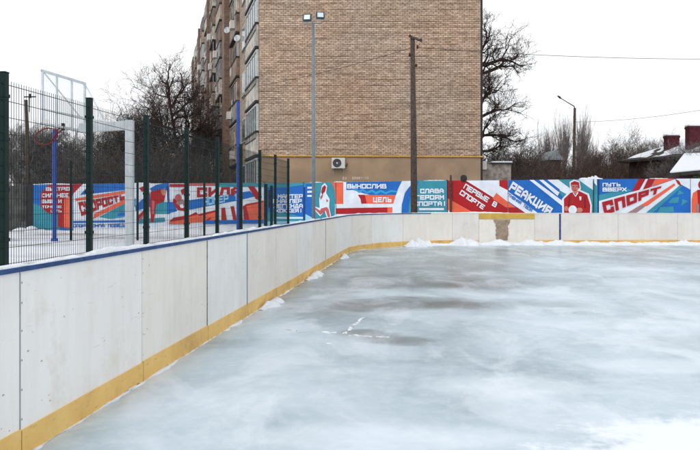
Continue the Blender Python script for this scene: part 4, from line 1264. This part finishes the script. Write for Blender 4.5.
def dish(u, v, Y, r, label):
    c_ = px(u, v, Y); mb = MB(); k = 14
    ax = Vector((-.25, -.93, .22)).normalized(); e1 = ax.cross(Z).normalized(); e2 = e1.cross(ax)
    rings = [(0.0, .0), (.35, .02), (.7, .07), (1.0, .15)]
    vs = [c_ - ax*.0]
    for rr_, dd in rings[1:]:
        for i in range(k):
            a = 2*math.pi*i/k; vs.append(c_ + (e1*math.cos(a)+e2*math.sin(a))*r*rr_ + ax*dd*r)
    fs = [(0, 1+(i+1) % k, 1+i) for i in range(k)]
    for q in range(2):
        for i in range(k):
            i2 = (i+1) % k; fs.append((1+q*k+i, 1+q*k+i2, 1+(q+1)*k+i2, 1+(q+1)*k+i))
    mb.add(vs, fs, M['dish'])
    root = empty('satellite_dish', c_ - Z*.3, label, 'satellite dish', 'satellite dishes on the apartment block')
    mb.build('reflector', None, root, smooth=True)
    ar = MB(); ar.tube([c_ - e2*r*.9 + ax*.1*r, c_ + ax*r*1.1], .012, 5); ar.tube([c_ + ax*r*1.05, c_ + ax*r*1.25], .04, 6); ar.build('feed_arm', M['metal'], root)
    br2 = MB(); br2.tube([c_ - ax*.02, c_ - ax*.15, c_ - ax*.15 + Vector((.5, .1, -.15))], .025, 6); br2.build('wall_bracket', M['metal'], root)
dish(227.3, 30.3, 54.2, .25, 'grey satellite dish on the dark brick pier, the farther and higher of the two')
dish(237.3, 38.3, 49.2, .24, 'grey satellite dish on the brick wall, the nearer and lower of the two')

# air conditioner on the gable
ac = empty('air_conditioner', (px(338.3,0,CY).x, CY-.05, px(0,168.4,39.7).z), 'off white outdoor air conditioner unit fixed below the yellow pipe', 'air conditioner')
x0_, x1_ = px(331.6,0,39.7).x, px(345,0,39.7).x; z0_, z1_ = px(0,168.4,39.7).z, px(0,157.9,39.7).z
MB().box((x0_, CY-.42, z0_), (x1_, CY-.12, z1_)).build('casing', M['ac_white'], ac, bevel=.015)
cxx, czz = x0_+(x1_-x0_)*.41, (z0_+z1_)/2+.0
fn2 = MB(); 
vs = [(cxx+.235*math.cos(a), CY-.424, czz+.235*math.sin(a)) for a in np.linspace(0, 2*math.pi, 25)[:-1]]
fn2.add(vs, [tuple(range(24))[::-1]], M['dark'])
for r_ in (.08, .13, .18, .235): fn2.tube([(cxx+r_*math.cos(a), CY-.43, czz+r_*math.sin(a)) for a in np.linspace(0, 2*math.pi, 25)], .005, 4, M['metal'], cap=False)
fn2.tube([(cxx, CY-.426, czz), (cxx, CY-.445, czz)], .05, 12, M['ac_white']); fn2.build('fan_grille', None, ac)
for x_ in (x0_+.1, x1_-.1): bk2 = MB(); bk2.box((x_-.02, CY-.44, z0_-.05), (x_+.02, CY-.052, z0_-.005)); bk2.box((x_-.02, CY-.08, z0_-.30), (x_+.02, CY-.052, z0_-.05)); bk2.build('bracket', M['metal'], ac)
pp = MB(); pp.tube([(x1_+.01, CY-.2, z0_+.15), (x1_+.10, CY-.12, z0_+.12), (x1_+.12, CY-.08, z0_+.3)], .02, 6); pp.build('pipe', M['dark'], ac)
# worn pale lettering on the plinth: illegible scraps of whitewash
wm = MB(); rs = random.Random(5)
for u in list(np.arange(353, 368, 2.1)) + [343.5, 346]:
    c_ = px(u, 178.2, CY-.053)
    wm.add([(c_.x-.045+rs.uniform(-.01,.01), CY-.054, c_.z-.08), (c_.x+.04, CY-.054, c_.z-.07+rs.uniform(-.02,.02)), (c_.x+.04, CY-.054, c_.z+.07), (c_.x-.045, CY-.054, c_.z+.08)], [(0,1,2,3)])
wm.build('whitewash_marks', M['panel_beige'], blk)

# ------------------------------------------------------------------ garage beside the block
gr = empty('garage', (px(496,0,41).x, 41, 0), 'small stained concrete garage with flat snowy roof beside the apartment block', 'garage')
gx0, gx1 = px(480.8,0,41).x, px(511,0,41).x; gz_ = px(0,164,41).z
MB().box((gx0, 41, 0), (gx1, 46, gz_)).build('wall', M['garage'], gr)
MB().box((gx0+.6, 40.85, gz_), (gx1+.08, 46.1, gz_+.07)).build('roof', M['dark'], gr)
MB().box((gx0+.62, 40.87, gz_+.071), (gx1+.06, 46.0, gz_+.15)).build('snow_cover', M['snow'], gr, bevel=.02)
eb = MB(); q0, q1 = px(481.2,169.5,40.7), px(486.8,161,40.7); eb.box((q0.x, 40.7, q0.z), (q1.x, 40.98, q1.z))
base_thing(eb, 'meter_box', M['ac_white'], 'pale grey metal box on the garage wall beside the gable corner', 'meter box', bevel=.01)

# ------------------------------------------------------------------ low house with chimneys on the right
hs2 = empty('low_house', (px(675,0,43).x, 43, 0), 'low dark house with snowy sloping roof and two red chimneys behind the mural', 'house')
def PX(u, v, y): q = px(u, v, y); return (q.x, q.y, q.z)
wm = MB(); q0, q1 = px(630,0,44), px(760,0,36)
def vq(mb, a, c, z0a, z0c, z1a, z1c, dep, mat=None):
    n_ = Vector((-(c.y-a.y), c.x-a.x, 0)).normalized()*dep
    if n_.y < 0: n_ = -n_
    vs = [(a.x,a.y,z0a),(c.x,c.y,z0c),(c.x+n_.x,c.y+n_.y,z0c),(a.x+n_.x,a.y+n_.y,z0a),(a.x,a.y,z1a),(c.x,c.y,z1c),(c.x+n_.x,c.y+n_.y,z1c),(a.x+n_.x,a.y+n_.y,z1a)]
    mb.add(vs, [(0,3,2,1),(4,5,6,7),(0,1,5,4),(1,2,6,5),(2,3,7,6),(3,0,4,7)], mat)
ha, hc = Vector((px(629,0,46).x, 46, 0)), Vector((px(770,0,36).x, 36, 0))
ez_a, ez_c = px(0,161,46).z, px(0,161,46).z
vq(wm, ha, hc, 0, 0, ez_a-.02, ez_c-.02, 7.5); wm.build('wall', M['house_wall'], hs2)
# roof: eaves toward the camera, ridge behind, snow on the slope
hd_ = (hc-ha).normalized(); hn = Vector((-hd_.y, hd_.x, 0)); 
if hn.y < 0: hn = -hn
Lh = (hc-ha).length
def rp2(s_, n_, z_): return ha + hd_*s_ + hn*n_ + Z*z_
rz = ez_a + 1.55
rf = MB(); e0 = -.45
for (zo, mat_, nm) in ((0, M['roof_dark'], 'roof'),):
    vs = [rp2(-.5, e0, ez_a-.12), rp2(Lh, e0, ez_a-.12), rp2(Lh, 3.75, rz), rp2(-.5+2.8, 3.75, rz), rp2(-.5, 8.0, ez_a-.12), rp2(Lh, 8.0, ez_a-.12)]
    v2_ = [p+Z*.14 for p in vs]
    rf.add(vs+v2_, [(6,7,8,9),(9,8,11,10),(0,1,7,6),(0,6,10,4),(6,9,10),(1,2,8,7),(0,3,2,1),(3,4,5,2)])
rfh = rf.build('roof', M['roof_dark'], hs2)
# snow sheet on the slope, thin with bare streaks
sn = MB(); nu, nv = 120, 26
for j in range(nv+1):
    for i in range(nu+1):
        s_ = .1 + (Lh-.2)*i/nu; t_ = j/nv
        n_ = e0+.25 + (3.7-e0-.25)*t_
        zz = ez_a-.12+.14 + (rz-ez_a+.12)*(n_-e0)/(3.75-e0)
        lim = max(0, (n_-e0)*2.8/(3.75-e0)-.5)
        if s_ < lim+.1: s_ = lim+.1
        h_ = .03 + .07*mn.fractal(Vector((s_*.5+3, t_*1.5, .2)), .8, 2.0, 4)
        p = rp2(s_, n_, zz + max(-.02, h_)); sn.v.append(tuple(p))
for j in range(nv):
    for i in range(nu):
        a = j*(nu+1)+i; sn.f.append([a, a+1, a+nu+2, a+nu+1]); sn.m.append(0)
sub(sn, 'snow_cover', M['snow'], rfh, smooth=True)
for (u0, u1, vt_, vb, Y_) in ((664.3, 679.6, 135.5, 153, 44.0), (686.3, 704, 126, 146, 41.5)):
    mb = MB(); a, c = px(u0+3.2, vt_, Y_), px(u1, vb, Y_)
    mb.box((a.x, Y_, c.z-1.2), (c.x, Y_+.55, a.z)); mb.box((a.x-.03, Y_-.03, a.z-.14), (c.x+.03, Y_+.58, a.z-.02))
    ch = sub(mb, 'chimney', M['chimney'], rfh)
    mb = MB(); mb.box((a.x-.03, Y_-.03, a.z), (c.x+.03, Y_+.58, a.z+.10)); cap = mb.build('snow_cap', M['snow'], hs2, bevel=.03)

# snowy lean-to roof in front of it
lt_ = empty('lean_to', (px(690,0,38).x, 38, 0), 'low lean-to shed with thick white snow on its sloping roof', 'shed')
mb = MB()
A_ = [px(669.5,173.5,36), px(712,169.5,36), px(716,158,38.5), px(684,158.5,38.5)]
A2 = [p+Z*t_ for p, t_ in zip(A_, (.10,.12,.32,.30))]
mb.add([tuple(p) for p in A_+A2], [(0,3,2,1),(4,5,6,7),(0,1,5,4),(1,2,6,5),(2,3,7,6),(3,0,4,7)]); mb.build('snow_cover', M['snow'], lt_, bevel=.08)
mb = MB(); mb.add([tuple(p-Z*q_) for q_ in (.16, .01) for p in A_], [(0,3,2,1),(4,5,6,7),(0,1,5,4),(1,2,6,5),(2,3,7,6),(3,0,4,7)]); mb.build('roof', M['roof_dark'], lt_)
mb = MB(); mb.box((px(676,0,37).x, 36.6, 0), (px(720,0,37).x, 39, px(0,172.5,36.6).z-.1)); mb.build('wall', M['house_wall'], lt_)

# distant houses
def far_house(name, u0, u1, v_e, v_r, Y, wallm, roofm, label, snow=False):
    h = empty(name, (px((u0+u1)/2,0,Y).x, Y, 0), label, 'house')
    a, c = px(u0, v_e, Y), px(u1, v_e, Y); r_ = px((u0+u1)/2, v_r, Y)
    MB().box((a.x, Y, 0), (c.x, Y+8, a.z)).build('wall', wallm, h)
    mb = MB(); mb.add([(a.x-.3,Y-.3,a.z+.002),(c.x+.3,Y-.3,a.z+.002),(r_.x,Y-.3,r_.z),(a.x-.3,Y+8.3,a.z+.002),(c.x+.3,Y+8.3,a.z+.002),(r_.x,Y+8.3,r_.z)], [(0,1,2),(5,4,3),(0,2,5,3),(1,4,5,2),(0,3,4,1)])
    mb.build('roof', roofm, h)
    for f_ in ((.3, .7) if u1 > 580 else ()):
        q = a.lerp(c, f_); MB().box((q.x-.5, Y-.04, a.z-2.0), (q.x+.5, Y-.004, a.z-.8)).build('window', M['glass'], h)
far_house('teal_gable_house', 550, 561, 160, 150, 84, M['house_wall'], M['teal_roof'], 'small distant house with a dull blue grey gable roof behind the poplars')
far_house('low_blue_building', 14, 66, 174, 166, 62, M['house_wall'], M['teal_roof'], 'long low building with a pale blue roof seen through the mesh at far left')

# ------------------------------------------------------------------ bare trees
def tubes_np(P0, P1, R0, R1, k):
    D = P1-P0; L = np.linalg.norm(D, axis=1, keepdims=True)+1e-9; D = D/L
    up = np.tile(np.array([[0.31, 0.2, 0.93]]), (len(D), 1))
    par = np.abs((D*up).sum(1)) > .95; up[par] = (1, 0, 0)
    e1 = np.cross(D, up); e1 /= np.linalg.norm(e1, axis=1, keepdims=True); e2 = np.cross(D, e1)
    vs = np.zeros((len(D), 2, k, 3))
    for i in range(k):
        a = 2*math.pi*i/k; o_ = e1*math.cos(a)+e2*math.sin(a)
        vs[:,0,i] = P0+o_*R0[:,None]; vs[:,1,i] = P1+o_*R1[:,None]
    base = (np.arange(len(D))*2*k)[:,None]
    fs = []
    for i in range(k):
        j = (i+1) % k; fs.append(np.concatenate([base+i, base+j, base+k+j, base+k+i], 1))
    return vs.reshape(-1, 3), np.stack(fs, 1).reshape(-1, 4)
def np_mesh(name, segs, k, mat):
    a = np.array(segs, dtype=float)
    v_, f_ = tubes_np(a[:,0:3], a[:,3:6], a[:,6], a[:,7], k)
    me = bpy.data.meshes.new(name)
    me.vertices.add(len(v_)); me.vertices.foreach_set('co', v_.ravel())
    me.loops.add(len(f_)*4); me.loops.foreach_set('vertex_index', f_.ravel().astype(np.int32))
    me.polygons.add(len(f_)); me.polygons.foreach_set('loop_start', np.arange(0, len(f_)*4, 4, dtype=np.int32))
    me.polygons.foreach_set('use_smooth', np.ones(len(f_), dtype=bool))
    me.materials.append(mat); me.update(calc_edges=True); me.validate()
    return me
def grow(rn, height, spread=0.6, up=0.15, levels=5, r0=.2, trunk_frac=.28, kids=(4,4,4,4,4), wiggle=.18, rtw=.007, lean=(0,0), first=0.35, limbs=None):
    big, small = [], []
    def rec(p, d, L, r, lev):
        n_ = 7 if lev < 2 else (5 if lev < 4 else 4)
        pts = [p]; dirs = [d]; q = p.copy(); dd = d.copy()
        for i in range(n_):
            dd = dd + rn.normal(0, wiggle, 3); dd[2] += up*(.6 if lev else .2); dd /= np.linalg.norm(dd)
            q = q + dd*L/n_; pts.append(q.copy()); dirs.append(dd.copy())
        r1 = max(rtw*.6, r*(.55 if lev else .7))
        for i in range(n_):
            ra = r+(r1-r)*i/n_; rb_ = r+(r1-r)*(i+1)/n_
            (big if lev <= 1 else small).append((*pts[i], *pts[i+1], ra, rb_))
        if lev >= levels: return
        nk = kids[lev]
        for c in range(nk):
            t_ = first + (1-first)*(c+rn.uniform(0, 1))/nk if lev else .55+.45*(c+rn.uniform(.2, 1))/nk
            i = min(n_-1, int(t_*n_)); f_ = t_*n_-i
            bp_ = pts[i]+(pts[i+1]-pts[i])*f_
            a = rn.uniform(0, 2*math.pi); side = np.array([math.cos(a), math.sin(a), rn.uniform(-.25, .5)])
            nd = dirs[i]*(1-spread*.55)+side*spread*rn.uniform(.7, 1.25); nd /= np.linalg.norm(nd)
            rec(bp_, nd, L*rn.uniform(.5, .78)*(1.25 if lev == 0 else 1), max(rtw, (r+(r1-r)*t_)*rn.uniform(.5, .72)), lev+1)
        # the leader goes on
        if lev < 2:
            rec(pts[-1], dirs[-1], L*.7, r1*.95, lev+1)
    d0 = np.array([lean[0], lean[1], 1.0]); d0 /= np.linalg.norm(d0)
    if limbs:
        zt = [0, .2, .4, .6, .8, 1.0]; pt = [np.array([.22*math.sin(3*t+1)*t*1.5 + lean[0]*t, .15*math.sin(4*t), t*height*trunk_frac]) for t in zt]
        for i in range(5): big.append((*pt[i], *pt[i+1], r0*(1-.13*i), r0*(1-.13*(i+1))))
        for z, d, L, r in limbs:
            t = min(.999, z/(height*trunk_frac)); i = int(t*5); p = pt[i]+(pt[i+1]-pt[i])*(t*5-i)
            d = np.array(d, float); d /= np.linalg.norm(d); rec(p, d, L, r, 1)
        return big, small
    rec(np.zeros(3), d0, height*trunk_frac, r0, 0)
    # fit to height
    allz = max(s_[5] for s_ in big+small)
    f_ = height/allz
    sc_ = lambda L_: [(*(x*f_ for x in s_[:6]), s_[6], s_[7]) for s_ in L_]
    return sc_(big), sc_(small)
def tree_kind(seed, mat, **kw):
    rn = np.random.RandomState(seed)
    bg_, sm_ = grow(rn, **kw)
    return np_mesh('trunk', bg_, 7, mat), np_mesh('crown', sm_, 3, mat)
NSEG = [0]
def place_tree(kind, u, Y, h_ratio, rot, label, group=None, name='bare_tree', sx=1.0, X=None):
    p = Vector((px(u, 0, Y).x if X is None else X, Y, 0))
    r_ = empty(name, p, label, 'tree', group)
    for me, nm in zip(kind, ('trunk', 'crown')):
        o = bpy.data.objects.new(nm, me); COL.objects.link(o); o.parent = r_
    r_.rotation_euler = (0, 0, rot); r_.scale = (h_ratio*sx, h_ratio*sx, h_ratio)
    return r_
M['crown_dark'] = simple('crown_dark', (0.088, 0.062, 0.056), 0.95, scale=2, var=0.4)
M['crown_mid'] = simple('crown_mid', (0.125, 0.10, 0.093), 0.95, scale=2, var=0.35)
rl_ = random.Random(77)
limbs_l = [(9.2,(-.6,0,.9),2.3,.15),(9.2,(.05,.1,1),1.9,.12),(8.6,(.75,0,.8),2.0,.11),(7.4,(-.9,.2,.55),2.4,.12),(6.8,(.8,-.3,.6),2.2,.11),(8.0,(-.2,-.8,.6),1.8,.1)]
for k in range(12): a_ = k*2.4; limbs_l.append((2.6+k*.36, (math.cos(a_), math.sin(a_)*.7, .45+.3*rl_.random()), 3.1+1.3*rl_.random(), .09))
big_l = tree_kind(7, M['crown_dark'], height=13, spread=.62, up=.06, levels=6, r0=.24, trunk_frac=.72, kids=(4,5,4,3,3,2), wiggle=.26, rtw=.010, first=.2, lean=(-.6,0), limbs=limbs_l)
limbs_r = [(11,(.9,0,.95),3.2,.16),(11.4,(.1,.1,1),2.6,.12),(10.3,(1,-.1,.3),3.0,.13),(8.7,(1,.1,.15),2.8,.12),(7.6,(.9,-.2,.45),3.1,.12),(9.4,(.6,.8,.5),2.8,.1),(6.4,(1,.2,.3),2.8,.11),(5.2,(1,-.2,.4),2.6,.1),(6,(-.8,.5,.6),2.6,.1),(9,(-.8,-.2,.7),2.6,.1),(4.4,(.6,.6,.4),2.6,.09),(10,(-.5,.5,.9),2.6,.1),(5.8,(.9,-.5,.2),2.4,.09),(8.2,(.7,-.7,.4),2.4,.09)]
big_r = tree_kind(24, M['crown_dark'], height=14, spread=.60, up=.06, levels=6, r0=.30, trunk_frac=.84, kids=(4,5,4,3,3,2), wiggle=.27, rtw=.0095, first=.2, limbs=[(z_*.97, d_, L_*.72, r_) for z_, d_, L_, r_ in limbs_r])
mid = tree_kind(33, M['bark_grey'], height=8, spread=.62, up=.10, levels=6, r0=.12, trunk_frac=.30, kids=(6,5,5,4,4,2), wiggle=.16, rtw=.0075, first=.25)
mid_c = tree_kind(36, M['crown_mid'], height=8, spread=.62, up=.10, levels=6, r0=.13, trunk_frac=.30, kids=(6,5,4,4,3,2), wiggle=.18, rtw=.009, first=.25)
mid_b = tree_kind(35, M['crown_dark'], height=8, spread=.62, up=.10, levels=6, r0=.13, trunk_frac=.28, kids=(6,5,5,4,4,2), wiggle=.18, rtw=.0085, first=.25)
pop = tree_kind(41, M['bark_pale'], height=12, spread=.22, up=.22, levels=4, r0=.13, trunk_frac=.72, kids=(12,7,4,3), wiggle=.04, rtw=.012, first=.08)

place_tree(big_l, 181, 58, 1.0, 0, 'tall dark bare tree with forked twisting trunk just left of the apartment block')
place_tree(mid_b, 147, 55, 1.12, 1.3, 'dark bushy bare tree directly below and left of the tall forked tree', sx=.85)
place_tree(mid_b, 130, 57, 1.22, 3.7, 'broad dark bare tree between the basketball column and the tall forked tree', sx=.9)
place_tree(mid_b, 112, 52, 1.10, 2.5, 'low bare tree with upright tufts behind the white basketball arm', sx=.7)
place_tree(mid_b, 197, 60, 1.20, 4.1, 'dense dark bare tree in front of the far balconies', sx=.7)
place_tree(mid, 64, 56, 1.0, .2, 'grey bare tree behind the blue pole and the backboard')
place_tree(mid, 12, 54, 1.0, 3.3, 'grey bare tree at the far left seen through the mesh')
place_tree(mid, 38, 57, .92, 1.9, 'grey bare tree between the leaning pole and the blue pole')
place_tree(mid_c, 90, 60, 1.0, 5.3, 'dark bare tree rising behind the second green fence post', sx=.8)
place_tree(big_r, 476, 49, 1.0, 0, 'tall dark bare tree reaching out from behind the right edge of the brick gable')
place_tree(mid_c, 500, 56, 1.0, .9, 'dark bare tree behind the small garage roof')
for u, Y, s_, r_, lb in ((550, 92, 1.06, 0, 'slender pale poplar, leftmost of the row beside the street lamp'), (564, 90, 1.14, 1.1, 'slender pale poplar left of the street lamp post, second of the row'), (579, 88, 1.16, 2.3, 'tallest pale poplar directly behind the street lamp post'), (588, 93, .92, 3.7, 'slender pale poplar just right of the street lamp post')):
    place_tree(pop, u, Y, s_, r_, lb, 'pale poplars beside the street lamp', 'bare_poplar', sx=.8)
place_tree(mid_c, 530, 76, 1.1, 4.4, 'thin grey bare tree between the garage and the poplars', sx=.8)
place_tree(mid_c, 604, 68, 1.12, 1.9, 'round grey bare tree just right of the poplars', sx=.85)
place_tree(mid_c, 621, 66, 1.20, .4, 'tallest dark bare tree between the poplars and the chimneys', sx=.8)
place_tree(mid_c, 637, 69, 1.10, 2.9, 'grey bare tree left of the snowy roof end', sx=.85)
place_tree(mid_c, 651, 72, 1.14, 5.0, 'dark bare tree behind the left end of the snowy roof', sx=.7)
place_tree(mid, 669, 60, .94, 3.6, 'fine grey bare tree standing between the two red chimneys', sx=.9)
place_tree(mid, 692, 40.2, .66, 1.2, 'small grey bare tree with branches over the snowy roof at the right edge')

# thickets: too many stems to count
def thicket(name, boxes, n, mat, seed, label, hvar=.5, r=.011):
    rn = np.random.RandomState(seed); segs = []
    wts = np.array([b_[6] for b_ in boxes], float); wts /= wts.sum()
    for i in range(n):
        b_ = boxes[rn.choice(len(boxes), p=wts)]
        x = rn.uniform(b_[0], b_[1]); y = rn.uniform(b_[2], b_[3]); h = b_[5]*(1-hvar*rn.uniform(0, 1)**1.5); 
        xm = (x-b_[0])/(b_[1]-b_[0]); h *= b_[4]+(1-b_[4])*math.sin(math.pi*min(1, max(0, xm)))**.6
        h *= .8+.35*mn.noise(Vector((x*.45, y*.3, seed)))
        p = np.array([x, y, 0.0]); d = np.array([rn.normal(0, .28), rn.normal(0, .28), 1.0]); 
        k = 5
        q = p
        for j in range(k):
            d = d + rn.normal(0, .22, 3); d /= np.linalg.norm(d)
            if d[2] < .1: d[2] = .3
            q2 = q + d*h/k
            segs.append((*q, *q2, r*(1.6-.22*j), r*(1.6-.22*(j+1))))
            for m_ in range(2):
                e = d + rn.normal(0, .6, 3); e /= np.linalg.norm(e); l_ = h*.16*rn.uniform(.5, 1.4)
                q3 = q2+e*l_; segs.append((*q2, *q3, r*.8, r*.6))
                e2_ = e + rn.normal(0, .5, 3); e2_ /= np.linalg.norm(e2_); segs.append((*q3, *(q3+e2_*l_*.8), r*.6, r*.4))
            q = q2
    me = np_mesh(name, segs, 3, mat); o = bpy.data.objects.new(name, me); COL.objects.link(o)
    tag(o, label, None, None, 'stuff')
thicket('thicket', [(-18.5, -10.5, 46, 56, .75, 7.0, 1.6), (-15.5, -10.0, 46, 50, .8, 5.6, .6), (-27, -18, 46, 54, .8, 2.9, .15)], 1900, M['crown_mid'], 1, 'dark tangled thicket of bare bushes behind the left part of the mural fence', r=.014)
thicket('thicket', [(8.2, 12.5, 47.5, 54, .8, 5.6, .6), (11.0, 15.5, 44, 50, .8, 4.3, .7)], 1100, M['crown_mid'], 2, 'dark reddish thicket behind the garage at the foot of the tall tree', r=.012)
thicket('thicket', [(12, 18.0, 40, 46, .75, 3.6, 1.0), (16.0, 21.5, 46, 54, .7, 5.4, 1.2), (13, 19.5, 50, 58, .8, 5.6, .9)], 2400, M['bark_brown'], 3, 'brown overgrown thicket behind the mural fence right of the garage', r=.012)
thicket('distant_woods', [(-75, -14, 95, 125, .9, 9.0, 1.0), (14, 26, 85, 110, .8, 9.5, .7), (26, 95, 95, 125, .9, 9.5, 1.0)], 3800, M['bark_grey'], 4, 'far off grey leafless woods along the horizon', r=.025)

# evergreen shrub under the lean-to
mb = MB(); rs = random.Random(8)
for i in range(420):
    c_ = px(rs.uniform(684, 704), 0, rs.uniform(34.2, 35.4)); z_ = rs.uniform(1.2, 3.25)*(.85+.15*math.sin(c_.x*3))
    d_ = Vector((rs.gauss(0,1), rs.gauss(0,1), rs.gauss(.5,1))).normalized()*.16; e_ = d_.orthogonal().normalized()*.05
    c_.z = z_; mb.add([c_-e_, c_+e_, c_+d_+e_*.2, c_+d_-e_*.2], [(0,1,2,3)])
sh_ = empty('evergreen_shrub', (px(694,0,34.8).x, 34.8, 0), 'dark green evergreen shrub under the snowy lean-to roof', 'shrub')
mb.build('foliage', M['evergreen'], sh_); st = MB(); q = px(694,0,34.8); st.tube([(q.x,34.8,0),(q.x,34.8,2.6)], [.05,.02], 6); st.build('stem', M['bark'], sh_)
